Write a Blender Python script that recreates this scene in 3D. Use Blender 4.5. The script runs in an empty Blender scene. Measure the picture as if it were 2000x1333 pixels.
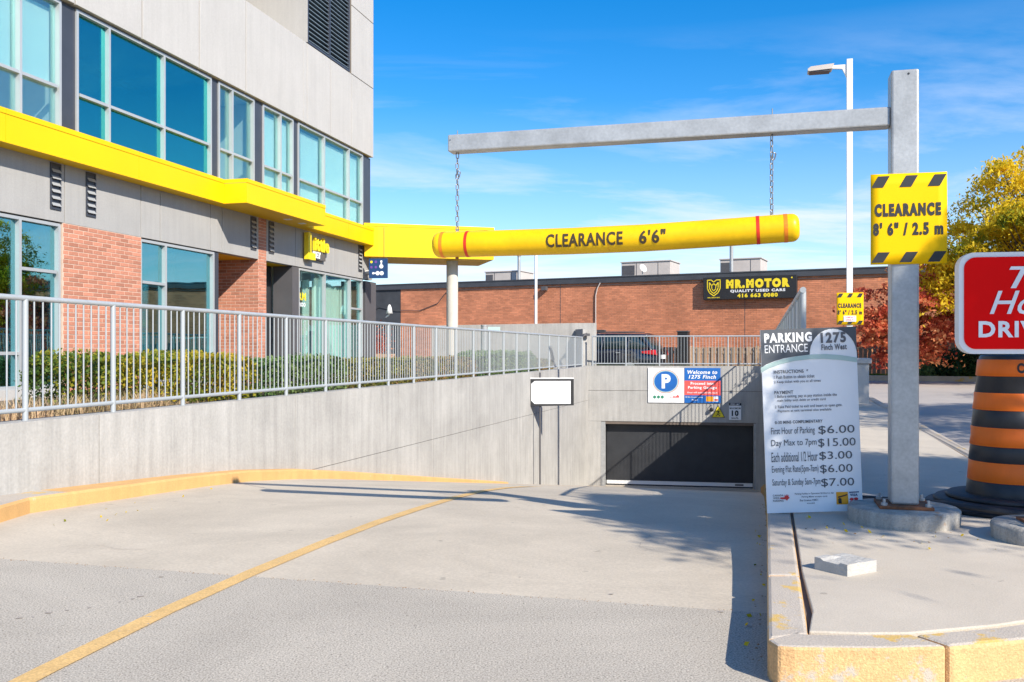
import bpy, math, random
import numpy as np, bmesh
from mathutils import Matrix, Vector
random.seed(7)
SC = bpy.context.scene
COL = SC.collection
R = math.radians

# ---------------------------------------------------------------- camera, sky, sun, exposure
cam_d = bpy.data.cameras.new('camera')
cam = bpy.data.objects.new('camera', cam_d)
COL.objects.link(cam)
cam.location = (0, 0, 1.25)
cam.rotation_euler = (R(90), 0, 0)
cam_d.sensor_width = 36.0
cam_d.lens = 32.4
cam_d.shift_y = 0.00925
cam_d.clip_end = 3000
SC.camera = cam

SUN = Vector((0.887, -1.2, 1.0)).normalized()          # towards the sun
world = bpy.data.worlds.new('World')
SC.world = world
world.use_nodes = True
wn, wl = world.node_tree.nodes, world.node_tree.links
wn.clear()
wo = wn.new('ShaderNodeOutputWorld')
bg = wn.new('ShaderNodeBackground')
sky = wn.new('ShaderNodeTexSky')
sky.sky_type = 'NISHITA'
sky.sun_disc = False
sky.sun_elevation = math.asin(SUN.z)
sky.sun_rotation = math.atan2(SUN.x, SUN.y)
sky.air_density = 1.0
sky.dust_density = 0.3
sky.ozone_density = 3.0
hs = wn.new('ShaderNodeHueSaturation')
hs.inputs['Saturation'].default_value = 1.46
hs.inputs['Value'].default_value = 1.0
hs.inputs['Hue'].default_value = 0.504
wl.new(sky.outputs[0], hs.inputs['Color'])
tc = wn.new('ShaderNodeTexCoord')
sep = wn.new('ShaderNodeSeparateXYZ')
wl.new(tc.outputs['Generated'], sep.inputs[0])
addz = wn.new('ShaderNodeMath'); addz.operation = 'ADD'; addz.inputs[1].default_value = 0.12
wl.new(sep.outputs['Z'], addz.inputs[0])
dx = wn.new('ShaderNodeMath'); dx.operation = 'DIVIDE'
dy = wn.new('ShaderNodeMath'); dy.operation = 'DIVIDE'
wl.new(sep.outputs['X'], dx.inputs[0]); wl.new(addz.outputs[0], dx.inputs[1])
wl.new(sep.outputs['Y'], dy.inputs[0]); wl.new(addz.outputs[0], dy.inputs[1])
cmb = wn.new('ShaderNodeCombineXYZ')
wl.new(dx.outputs[0], cmb.inputs[0]); wl.new(dy.outputs[0], cmb.inputs[1])
cmap = wn.new('ShaderNodeMapping')
cmap.inputs['Rotation'].default_value = (0, 0, R(18))
cmap.inputs['Scale'].default_value = (0.55, 1.25, 1)
cmap.inputs['Location'].default_value = (1.6, 0.6, 0)
wl.new(cmb.outputs[0], cmap.inputs[0])
cn = wn.new('ShaderNodeTexNoise')
cn.inputs['Scale'].default_value = 1.1
cn.inputs['Detail'].default_value = 9
cn.inputs['Roughness'].default_value = 0.62
cn.inputs['Distortion'].default_value = 0.5
wl.new(cmap.outputs[0], cn.inputs['Vector'])
cr = wn.new('ShaderNodeValToRGB')
cr.color_ramp.elements[0].position = 0.47; cr.color_ramp.elements[0].color = (0, 0, 0, 1)
cr.color_ramp.elements[1].position = 0.64; cr.color_ramp.elements[1].color = (1, 1, 1, 1)
wl.new(cn.outputs['Fac'], cr.inputs[0])
el = wn.new('ShaderNodeMapRange')                       # thin cloud gathers low in the sky, all round
el.inputs['From Min'].default_value = 0.33; el.inputs['From Max'].default_value = 0.02
el.inputs['To Min'].default_value = 0.0; el.inputs['To Max'].default_value = 1.0
wl.new(sep.outputs['Z'], el.inputs['Value'])
cm = wn.new('ShaderNodeMath'); cm.operation = 'MULTIPLY'
wl.new(cr.outputs[0], cm.inputs[0]); wl.new(el.outputs[0], cm.inputs[1])
hz = wn.new('ShaderNodeMapRange')
hz.inputs['From Min'].default_value = 0.26; hz.inputs['From Max'].default_value = 0.0
hz.inputs['To Min'].default_value = 0.0; hz.inputs['To Max'].default_value = 0.38
wl.new(sep.outputs['Z'], hz.inputs['Value'])
ca = wn.new('ShaderNodeMath'); ca.operation = 'ADD'; ca.use_clamp = True
wl.new(cm.outputs[0], ca.inputs[0]); wl.new(hz.outputs[0], ca.inputs[1])
cmix = wn.new('ShaderNodeMix'); cmix.data_type = 'RGBA'
cmix.inputs['B'].default_value = (4.9, 5.2, 6.1, 1)
wl.new(ca.outputs[0], cmix.inputs['Factor'])
wl.new(hs.outputs[0], cmix.inputs['A'])
wl.new(cmix.outputs['Result'], bg.inputs['Color'])
bg.inputs['Strength'].default_value = 0.13
wl.new(bg.outputs[0], wo.inputs[0])

sun_d = bpy.data.lights.new('sun', 'SUN')
sun_d.energy = 4.9
sun_d.angle = R(0.5)
sun_d.color = (1.0, 0.92, 0.80)
sun = bpy.data.objects.new('sun', sun_d)
COL.objects.link(sun)
sun.rotation_euler = (-SUN).to_track_quat('-Z', 'Y').to_euler()
sun.location = (10, -10, 20)

SC.view_settings.view_transform = 'Standard'
SC.view_settings.look = 'None'
SC.view_settings.exposure = 0.6
SC.view_settings.gamma = 1.0
SC.view_settings.use_curve_mapping = False
SC.cycles.max_bounces = 8
SC.cycles.transparent_max_bounces = 16
SC.cycles.use_denoising = True

# ---------------------------------------------------------------- materials
def nd(t, kind): return t.nodes.new(kind)

def mat(name, col, rough=0.75, metal=0.0, var=0.12, scale=3.0, bump=0.0, bscale=80.0, col2=None, streak=0.0,
        fine=0.0, fscale=250.0, island=0.0, objrand=0.0, spec=0.5, wear=None, coat=0.0, stain=0.0, aniso=None,
        emit=None, spots=None):
    m = bpy.data.materials.new(name); m.use_nodes = True
    t = m.node_tree; n = t.nodes; l = t.links; n.clear()
    out = nd(t, 'ShaderNodeOutputMaterial'); b = nd(t, 'ShaderNodeBsdfPrincipled')
    l.new(b.outputs[0], out.inputs[0])
    b.inputs['Roughness'].default_value = rough
    b.inputs['Metallic'].default_value = metal
    b.inputs['Specular IOR Level'].default_value = spec
    b.inputs['Coat Weight'].default_value = coat
    c = nd(t, 'ShaderNodeTexCoord')
    vec = c.outputs['Object']
    if aniso:
        mp = nd(t, 'ShaderNodeMapping'); mp.inputs['Scale'].default_value = aniso
        l.new(vec, mp.inputs[0]); vec = mp.outputs[0]
    c1 = [max(0, x * (1 - var)) for x in col]
    c2 = list(col2) if col2 else [min(1, x * (1 + var)) for x in col]
    nz = nd(t, 'ShaderNodeTexNoise'); nz.inputs['Scale'].default_value = scale
    nz.inputs['Detail'].default_value = 6; nz.inputs['Roughness'].default_value = 0.6
    l.new(vec, nz.inputs['Vector'])
    rp = nd(t, 'ShaderNodeMapRange'); rp.inputs['From Min'].default_value = 0.3; rp.inputs['From Max'].default_value = 0.7
    l.new(nz.outputs['Fac'], rp.inputs['Value'])
    mx = nd(t, 'ShaderNodeMix'); mx.data_type = 'RGBA'
    mx.inputs['A'].default_value = (*c1, 1); mx.inputs['B'].default_value = (*c2, 1)
    l.new(rp.outputs[0], mx.inputs['Factor'])
    cur = mx.outputs['Result']

    def mul(sock, lo, hi):
        nonlocal cur
        mr = nd(t, 'ShaderNodeMapRange'); mr.inputs['To Min'].default_value = lo; mr.inputs['To Max'].default_value = hi
        l.new(sock, mr.inputs['Value'])
        cb = nd(t, 'ShaderNodeCombineColor')
        for k in range(3): l.new(mr.outputs[0], cb.inputs[k])
        mm = nd(t, 'ShaderNodeMix'); mm.data_type = 'RGBA'; mm.blend_type = 'MULTIPLY'; mm.inputs['Factor'].default_value = 1
        l.new(cur, mm.inputs['A']); l.new(cb.outputs[0], mm.inputs['B'])
        cur = mm.outputs['Result']
    if streak:
        mp = nd(t, 'ShaderNodeMapping'); mp.inputs['Scale'].default_value = (6, 6, 0.35)
        l.new(c.outputs['Object'], mp.inputs[0])
        sn = nd(t, 'ShaderNodeTexNoise'); sn.inputs['Scale'].default_value = 1.6; sn.inputs['Detail'].default_value = 7
        sn.inputs['Roughness'].default_value = 0.7
        l.new(mp.outputs[0], sn.inputs['Vector'])
        sr = nd(t, 'ShaderNodeMapRange'); sr.inputs['From Min'].default_value = 0.32; sr.inputs['From Max'].default_value = 0.62
        l.new(sn.outputs['Fac'], sr.inputs['Value'])
        mul(sr.outputs[0], 1 - streak, 1.0)
    if stain:
        sn = nd(t, 'ShaderNodeTexNoise'); sn.inputs['Scale'].default_value = 0.55; sn.inputs['Detail'].default_value = 8
        sn.inputs['Roughness'].default_value = 0.72; sn.inputs['Distortion'].default_value = 0.8
        l.new(c.outputs['Object'], sn.inputs['Vector'])
        sr = nd(t, 'ShaderNodeMapRange'); sr.inputs['From Min'].default_value = 0.35; sr.inputs['From Max'].default_value = 0.6
        l.new(sn.outputs['Fac'], sr.inputs['Value'])
        mul(sr.outputs[0], 1 - stain, 1.0)
    if fine:
        fn = nd(t, 'ShaderNodeTexNoise'); fn.inputs['Scale'].default_value = fscale; fn.inputs['Detail'].default_value = 3
        l.new(c.outputs['Object'], fn.inputs['Vector'])
        fr = nd(t, 'ShaderNodeMapRange'); fr.inputs['From Min'].default_value = 0.3; fr.inputs['From Max'].default_value = 0.7
        l.new(fn.outputs['Fac'], fr.inputs['Value'])
        mul(fr.outputs[0], 1 - fine, 1 + fine)
    if spots:
        vo = nd(t, 'ShaderNodeTexNoise'); vo.inputs['Scale'].default_value = spots[0]; vo.inputs['Detail'].default_value = 2
        l.new(c.outputs['Object'], vo.inputs['Vector'])
        vr = nd(t, 'ShaderNodeMapRange'); vr.inputs['From Min'].default_value = spots[1]; vr.inputs['From Max'].default_value = spots[1] + 0.04
        l.new(vo.outputs['Fac'], vr.inputs['Value'])
        mul(vr.outputs[0], 1.0, spots[2])
    if island:
        gi = nd(t, 'ShaderNodeNewGeometry'); mul(gi.outputs['Random Per Island'], 1 - island, 1 + island)
    if objrand:
        oi = nd(t, 'ShaderNodeObjectInfo'); mul(oi.outputs['Random'], 1 - objrand, 1 + objrand)
    if wear:
        wcol, thr, ws = wear
        wz = nd(t, 'ShaderNodeTexNoise'); wz.inputs['Scale'].default_value = ws; wz.inputs['Detail'].default_value = 8
        wz.inputs['Roughness'].default_value = 0.68
        l.new(c.outputs['Object'], wz.inputs['Vector'])
        wr = nd(t, 'ShaderNodeMapRange'); wr.inputs['From Min'].default_value = thr - 0.02; wr.inputs['From Max'].default_value = thr + 0.03
        l.new(wz.outputs['Fac'], wr.inputs['Value'])
        wm = nd(t, 'ShaderNodeMix'); wm.data_type = 'RGBA'; wm.inputs['B'].default_value = (*wcol, 1)
        l.new(wr.outputs[0], wm.inputs['Factor']); l.new(cur, wm.inputs['A']); cur = wm.outputs['Result']
    l.new(cur, b.inputs['Base Color'])
    if bump:
        bn = nd(t, 'ShaderNodeTexNoise'); bn.inputs['Scale'].default_value = bscale; bn.inputs['Detail'].default_value = 5
        l.new(c.outputs['Object'], bn.inputs['Vector'])
        bp = nd(t, 'ShaderNodeBump'); bp.inputs['Strength'].default_value = bump; bp.inputs['Distance'].default_value = 0.01
        l.new(bn.outputs['Fac'], bp.inputs['Height']); l.new(bp.outputs[0], b.inputs['Normal'])
    if emit:
        b.inputs['Emission Color'].default_value = (*emit[0], 1); b.inputs['Emission Strength'].default_value = emit[1]
    return m

def leafmat(name, cols, trans=0.35, shift=0.0):
    m = bpy.data.materials.new(name); m.use_nodes = True
    t = m.node_tree; l = t.links; t.nodes.clear()
    out = nd(t, 'ShaderNodeOutputMaterial')
    d = nd(t, 'ShaderNodeBsdfPrincipled'); d.inputs['Roughness'].default_value = 0.6
    d.inputs['Specular IOR Level'].default_value = 0.3
    tr = nd(t, 'ShaderNodeBsdfTranslucent')
    ms = nd(t, 'ShaderNodeMixShader'); ms.inputs[0].default_value = trans
    gi = nd(t, 'ShaderNodeNewGeometry')
    rp = nd(t, 'ShaderNodeValToRGB'); e = rp.color_ramp.elements
    while len(e) < len(cols): e.new(0.5)
    for k, c in enumerate(cols):
        e[k].position = k / (len(cols) - 1); e[k].color = (*c, 1)
    # colour follows the branch (large noise) and the single leaf (random per island)
    tcx = nd(t, 'ShaderNodeTexCoord'); nz = nd(t, 'ShaderNodeTexNoise'); nz.inputs['Scale'].default_value = 1.1
    l.new(tcx.outputs['Object'], nz.inputs['Vector'])
    a = nd(t, 'ShaderNodeMath'); a.operation = 'MULTIPLY_ADD'; a.inputs[1].default_value = 2.4; a.inputs[2].default_value = -0.95 + shift
    l.new(nz.outputs['Fac'], a.inputs[0])
    b2 = nd(t, 'ShaderNodeMath'); b2.operation = 'MULTIPLY_ADD'; b2.inputs[1].default_value = 0.5
    l.new(gi.outputs['Random Per Island'], b2.inputs[0]); l.new(a.outputs[0], b2.inputs[2])
    l.new(b2.outputs[0], rp.inputs[0])
    l.new(rp.outputs[0], d.inputs['Base Color']); l.new(rp.outputs[0], tr.inputs['Color'])
    l.new(d.outputs[0], ms.inputs[1]); l.new(tr.outputs[0], ms.inputs[2]); l.new(ms.outputs[0], out.inputs[0])
    return m

def glassmat(name, tint, refl, gloss=(0.9, 0.97, 1.0)):
    m = bpy.data.materials.new(name); m.use_nodes = True
    t = m.node_tree; l = t.links; t.nodes.clear()
    out = nd(t, 'ShaderNodeOutputMaterial')
    tr = nd(t, 'ShaderNodeBsdfTransparent'); tr.inputs[0].default_value = (*tint, 1)
    gl = nd(t, 'ShaderNodeBsdfGlossy'); gl.inputs['Color'].default_value = (*gloss, 1); gl.inputs['Roughness'].default_value = 0.01
    tcx = nd(t, 'ShaderNodeTexCoord'); nz = nd(t, 'ShaderNodeTexNoise'); nz.inputs['Scale'].default_value = 0.8
    l.new(tcx.outputs['Object'], nz.inputs['Vector'])
    bp = nd(t, 'ShaderNodeBump'); bp.inputs['Strength'].default_value = 0.05; bp.inputs['Distance'].default_value = 0.05
    l.new(nz.outputs['Fac'], bp.inputs['Height']); l.new(bp.outputs[0], gl.inputs['Normal'])
    lw = nd(t, 'ShaderNodeLayerWeight'); lw.inputs[0].default_value = 0.35
    mr = nd(t, 'ShaderNodeMapRange'); mr.inputs['To Min'].default_value = refl; mr.inputs['To Max'].default_value = min(1, refl + 0.3)
    l.new(lw.outputs['Fresnel'], mr.inputs['Value'])
    ms = nd(t, 'ShaderNodeMixShader'); l.new(mr.outputs[0], ms.inputs[0])
    l.new(tr.outputs[0], ms.inputs[1]); l.new(gl.outputs[0], ms.inputs[2]); l.new(ms.outputs[0], out.inputs[0])
    return m

M = {}
M['asphalt'] = mat('asphalt', (0.44, 0.396, 0.33), 0.9, var=0.06, scale=0.7, bump=0.14, bscale=300, fine=0.50, fscale=130, stain=0.15, spots=(60, 0.66, 0.5))
M['ramp_concrete'] = mat('ramp_concrete', (0.545, 0.475, 0.375), 0.85, var=0.07, scale=1.3, bump=0.25, bscale=120, fine=0.10, fscale=60, stain=0.16, spots=(6.0, 0.72, 0.75))
M['walk_concrete'] = mat('walk_concrete', (0.53, 0.47, 0.385), 0.85, var=0.06, scale=2, bump=0.25, bscale=160, fine=0.10, fscale=120, stain=0.12, spots=(11, 0.73, 0.7))
M['wall_concrete'] = mat('wall_concrete', (0.43, 0.42, 0.4), 0.85, var=0.09, scale=1.6, bump=0.25, bscale=30, fine=0.07, fscale=40, streak=0.22, stain=0.14)
M['column_concrete'] = mat('column_concrete', (0.58, 0.55, 0.49), 0.85, var=0.05, bump=0.15, streak=0.08)
M['joint'] = mat('joint', (0.15, 0.12, 0.1), 0.95)
M['stain'] = mat('stain', (0.33, 0.29, 0.255), 0.8, var=0.3, scale=30)
M['kerb_top'] = mat('kerb_top', (0.46, 0.405, 0.34), 0.85, var=0.08, bump=0.4, bscale=150, fine=0.15, fscale=120, wear=((0.60, 0.40, 0.12), 0.60, 4.0))
M['kerb_yellow'] = mat('kerb_yellow', (0.6, 0.365, 0.165), 0.75, var=0.14, scale=5, bump=0.5, bscale=130, fine=0.16, fscale=90, wear=((0.45, 0.40, 0.33), 0.60, 6.0))
M['kerb_orange'] = mat('kerb_orange', (0.63, 0.37, 0.14), 0.75, var=0.10, scale=3, bump=0.3, bscale=120, fine=0.08, fscale=90, streak=0.10, wear=((0.55, 0.44, 0.30), 0.68, 7.0))
M['line_yellow'] = mat('line_yellow', (0.66, 0.43, 0.17), 0.8, var=0.10, scale=6, bump=0.4, bscale=220, fine=0.2, fscale=110, wear=((0.42, 0.37, 0.30), 0.64, 14.0))
M['galv'] = mat('galv', (0.43, 0.44, 0.44), 0.42, metal=0.35, var=0.14, scale=7, fine=0.08, fscale=50, stain=0.15, bump=0.05)
M['rail_paint'] = mat('rail_paint', (0.4, 0.43, 0.45), 0.42, metal=0.2, var=0.07, scale=8, fine=0.05)
M['chain_metal'] = mat('chain_metal', (0.30, 0.30, 0.31), 0.35, metal=0.8, var=0.3, scale=20)
M['yellow_plastic'] = mat('yellow_plastic', (0.84, 0.51, 0.002), 0.38, var=0.07, scale=3, fine=0.04, fscale=30, spec=0.35, stain=0.10, wear=((0.40, 0.24, 0.02), 0.72, 13.0))
M['yellow_metal'] = mat('yellow_metal', (0.84, 0.52, 0.002), 0.5, var=0.05, scale=0.6, spec=0.25)
M['sign_yellow'] = mat('sign_yellow', (0.84, 0.50, 0.002), 0.5, var=0.03, scale=4, spec=0.12)
M['black_print'] = mat('black_print', (0.018, 0.018, 0.02), 0.5)
M['dark_letter'] = mat('dark_letter', (0.05, 0.035, 0.015), 0.5, wear=((0.80, 0.52, 0.01), 0.67, 14.0))
M['red_tape'] = mat('red_tape', (0.62, 0.03, 0.01), 0.45, var=0.15, scale=12)
M['orange_tape'] = mat('orange_tape', (0.82, 0.22, 0.01), 0.45, wear=((0.82, 0.45, 0.01), 0.62, 25.0))
M['gray_precast'] = mat('gray_precast', (0.365, 0.36, 0.35), 0.8, var=0.05, scale=1.5, bump=0.15, bscale=60, fine=0.05, fscale=40, streak=0.10)
M['white_precast'] = mat('white_precast', (0.45, 0.438, 0.42), 0.8, var=0.04, scale=1.2, bump=0.12, bscale=50, fine=0.04, fscale=40, streak=0.07)
M['caulk'] = mat('caulk', (0.20, 0.175, 0.15), 0.9)
M['slat_grey'] = mat('slat_grey', (0.13, 0.17, 0.20), 0.5)
M['panel_grey'] = mat('panel_grey', (0.52, 0.52, 0.50), 0.7, var=0.03)
M['brick_one'] = mat('brick_one', (0.47, 0.2, 0.13), 0.85, var=0.12, scale=25, bump=0.3, bscale=90, objrand=0.20)
M['brick_many'] = mat('brick_many', (0.47, 0.2, 0.13), 0.85, var=0.12, scale=25, bump=0.3, bscale=90, island=0.20)
M['far_brick'] = mat('far_brick', (0.56, 0.22, 0.115), 0.88, var=0.20, scale=0.7, island=0.16, stain=0.14)
M['mortar'] = mat('mortar', (0.58, 0.45, 0.36), 0.95, var=0.1, scale=8)
M['far_mortar'] = mat('far_mortar', (0.7, 0.46, 0.32), 0.95, var=0.1, scale=8)
M['black_wall'] = mat('black_wall', (0.045, 0.05, 0.058), 0.8, var=0.3, scale=1.5)
M['dark_flashing'] = mat('dark_flashing', (0.055, 0.06, 0.07), 0.5, var=0.15)
M['dark_panel'] = mat('dark_panel', (0.045, 0.05, 0.065), 0.4, var=0.1)
M['dark_grey'] = mat('dark_grey', (0.09, 0.088, 0.095), 0.45, var=0.08)
M['alu'] = mat('alu', (0.46, 0.48, 0.49), 0.4, metal=0.3, var=0.03)
M['white'] = mat('white', (0.78, 0.78, 0.77), 0.55, var=0.03)
M['interior'] = mat('interior', (0.62, 0.64, 0.62), 0.9, var=0.04)
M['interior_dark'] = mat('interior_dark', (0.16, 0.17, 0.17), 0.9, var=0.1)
M['blind'] = mat('blind', (0.8, 0.85, 0.82), 0.9, var=0.03)
M['curtain'] = mat('curtain', (0.72, 0.78, 0.72), 0.9, var=0.06, aniso=(1, 1, 0.1), scale=6)
M['glass'] = glassmat('glass', (0.90, 0.985, 0.97), 0.10, (0.60, 0.95, 0.95))
M['glass_dark'] = glassmat('glass_dark', (0.30, 0.62, 0.70), 0.42, (0.42, 0.86, 0.90))
M['glass_blue'] = glassmat('glass_blue', (0.30, 0.72, 0.80), 0.48, (0.15, 0.78, 0.74))
M['soil'] = mat('soil', (0.14, 0.105, 0.075), 0.95, var=0.3, scale=9, bump=0.8, bscale=40, fine=0.3, fscale=60)
M['lawn_base'] = mat('lawn_base', (0.10, 0.13, 0.04), 0.95, var=0.35, scale=5, bump=0.8, bscale=50)
M['far_ground'] = mat('far_ground', (0.16, 0.155, 0.14), 0.95, var=0.15, scale=0.3)
M['grey_road'] = mat('grey_road', (0.4, 0.365, 0.335), 0.9, var=0.08, scale=0.7, fine=0.1, fscale=60, stain=0.1)
M['bark'] = mat('bark', (0.10, 0.075, 0.055), 0.95, var=0.3, scale=14, bump=0.8, bscale=40)
M['wood_fence'] = mat('wood_fence', (0.42, 0.29, 0.19), 0.85, var=0.2, scale=6, objrand=0.22)
M['wood_old'] = mat('wood_old', (0.22, 0.155, 0.11), 0.9, var=0.2, scale=6, objrand=0.25)
M['board_white'] = mat('board_white', (0.86, 0.87, 0.88), 0.4, var=0.03, scale=3, stain=0.06)
M['board_slate'] = mat('board_slate', (0.075, 0.085, 0.10), 0.5, var=0.05)
M['board_mint'] = mat('board_mint', (0.42, 0.56, 0.52), 0.5, var=0.02)
M['print_grey'] = mat('print_grey', (0.13, 0.13, 0.14), 0.6)
M['print_light_grey'] = mat('print_light_grey', (0.36, 0.37, 0.38), 0.6)
M['print_white'] = mat('print_white', (0.80, 0.81, 0.82), 0.5)
M['print_red'] = mat('print_red', (0.62, 0.03, 0.03), 0.5)
M['print_pale_red'] = mat('print_pale_red', (0.75, 0.10, 0.09), 0.5)
M['print_blue'] = mat('print_blue', (0.012, 0.12, 0.42), 0.45)
M['print_navy'] = mat('print_navy', (0.01, 0.05, 0.15), 0.45)
M['print_green'] = mat('print_green', (0.03, 0.22, 0.13), 0.5)
M['print_purple'] = mat('print_purple', (0.14, 0.06, 0.30), 0.5)
M['print_yellow'] = mat('print_yellow', (0.85, 0.66, 0.02), 0.5)
M['print_orange'] = mat('print_orange', (0.80, 0.33, 0.01), 0.5)
M['red_face'] = mat('red_face', (0.82, 0.003, 0.004), 0.4, var=0.06, scale=2, spec=0.06)
M['barrel_orange'] = mat('barrel_orange', (0.95, 0.17, 0.006), 0.5, var=0.10, scale=9, aniso=(1, 1, 0.3), wear=((0.70, 0.42, 0.28), 0.74, 11.0))
M['barrel_black'] = mat('barrel_black', (0.022, 0.024, 0.03), 0.42, var=0.3, scale=7, bump=0.05)
M['rubber'] = mat('rubber', (0.025, 0.026, 0.03), 0.6, var=0.3, scale=9, bump=0.3, bscale=40)
M['rust'] = mat('rust', (0.23, 0.085, 0.035), 0.85, var=0.4, scale=16, bump=0.5, bscale=60)
M['footing'] = mat('footing', (0.42, 0.39, 0.34), 0.9, var=0.14, scale=9, bump=0.6, bscale=60, fine=0.15, fscale=90, streak=0.30, aniso=(1, 1, 0.15), wear=((0.36, 0.20, 0.10), 0.61, 4.0))
M['chunk'] = mat('chunk', (0.42, 0.41, 0.385), 0.9, var=0.08, scale=15, bump=0.7, bscale=60, fine=0.1)
M['door_black'] = mat('door_black', (0.030, 0.032, 0.036), 0.45, var=0.2, scale=2, bump=0.05, bscale=200)
M['car_paint'] = mat('car_paint', (0.012, 0.016, 0.028), 0.18, coat=1.0)
M['car_glass'] = mat('car_glass', (0.02, 0.04, 0.05), 0.05, spec=0.9)
M['tyre'] = mat('tyre', (0.02, 0.02, 0.02), 0.8)
M['tail_red'] = mat('tail_red', (0.6, 0.02, 0.03), 0.2, coat=0.6)
M['rtu'] = mat('rtu', (0.52, 0.47, 0.43), 0.6, var=0.08)
M['leaf_yellow'] = leafmat('leaf_yellow', [(0.08, 0.14, 0.015), (0.34, 0.34, 0.02), (0.74, 0.52, 0.015), (0.86, 0.64, 0.03)], 0.5, 0.24)
M['leaf_red'] = leafmat('leaf_red', [(0.22, 0.04, 0.03), (0.48, 0.08, 0.05), (0.70, 0.18, 0.08), (0.76, 0.36, 0.16)], 0.5, 0.15)
M['leaf_hedge_yellow'] = leafmat('leaf_hedge_yellow', [(0.05, 0.11, 0.02), (0.12, 0.19, 0.03), (0.36, 0.33, 0.03), (0.62, 0.44, 0.04)], 0.40, 0.05)
M['leaf_hedge_olive'] = leafmat('leaf_hedge_olive', [(0.09, 0.14, 0.03), (0.18, 0.22, 0.05), (0.32, 0.28, 0.07), (0.34, 0.19, 0.09)], 0.35, 0.10)
M['leaf_hedge_green'] = leafmat('leaf_hedge_green', [(0.06, 0.14, 0.04), (0.14, 0.24, 0.08), (0.24, 0.32, 0.12)], 0.35, 0.15)
M['leaf_dark'] = leafmat('leaf_dark', [(0.015, 0.04, 0.012), (0.03, 0.07, 0.02), (0.08, 0.15, 0.04)], 0.2)
M['grass'] = leafmat('grass', [(0.06, 0.13, 0.02), (0.12, 0.19, 0.03), (0.28, 0.24, 0.08)], 0.3)
M['dry_grass'] = leafmat('dry_grass', [(0.30, 0.24, 0.12), (0.66, 0.48, 0.30), (0.78, 0.58, 0.40)], 0.3)
M['dry_leaf'] = leafmat('dry_leaf', [(0.20, 0.11, 0.05), (0.34, 0.20, 0.08)], 0.1)

# ---------------------------------------------------------------- building helpers
ROOTS = {}
def props(o, label=None, cat=None, group=None, kind=None):
    if label: o['label'] = label
    if cat: o['category'] = cat
    if group: o['group'] = group
    if kind: o['kind'] = kind
    return o

def thing(name, label, cat, loc=(0, 0, 0), rz=0.0, group=None, kind=None, tilt=(0, 0)):
    o = bpy.data.objects.new(name, None); COL.objects.link(o)
    o.location = loc; o.rotation_euler = (tilt[0], tilt[1], rz); o.empty_display_size = 0.2
    ROOTS[o.name] = Matrix.LocRotScale(Vector(loc), o.rotation_euler, None)
    return props(o, label, cat, group, kind)

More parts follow.
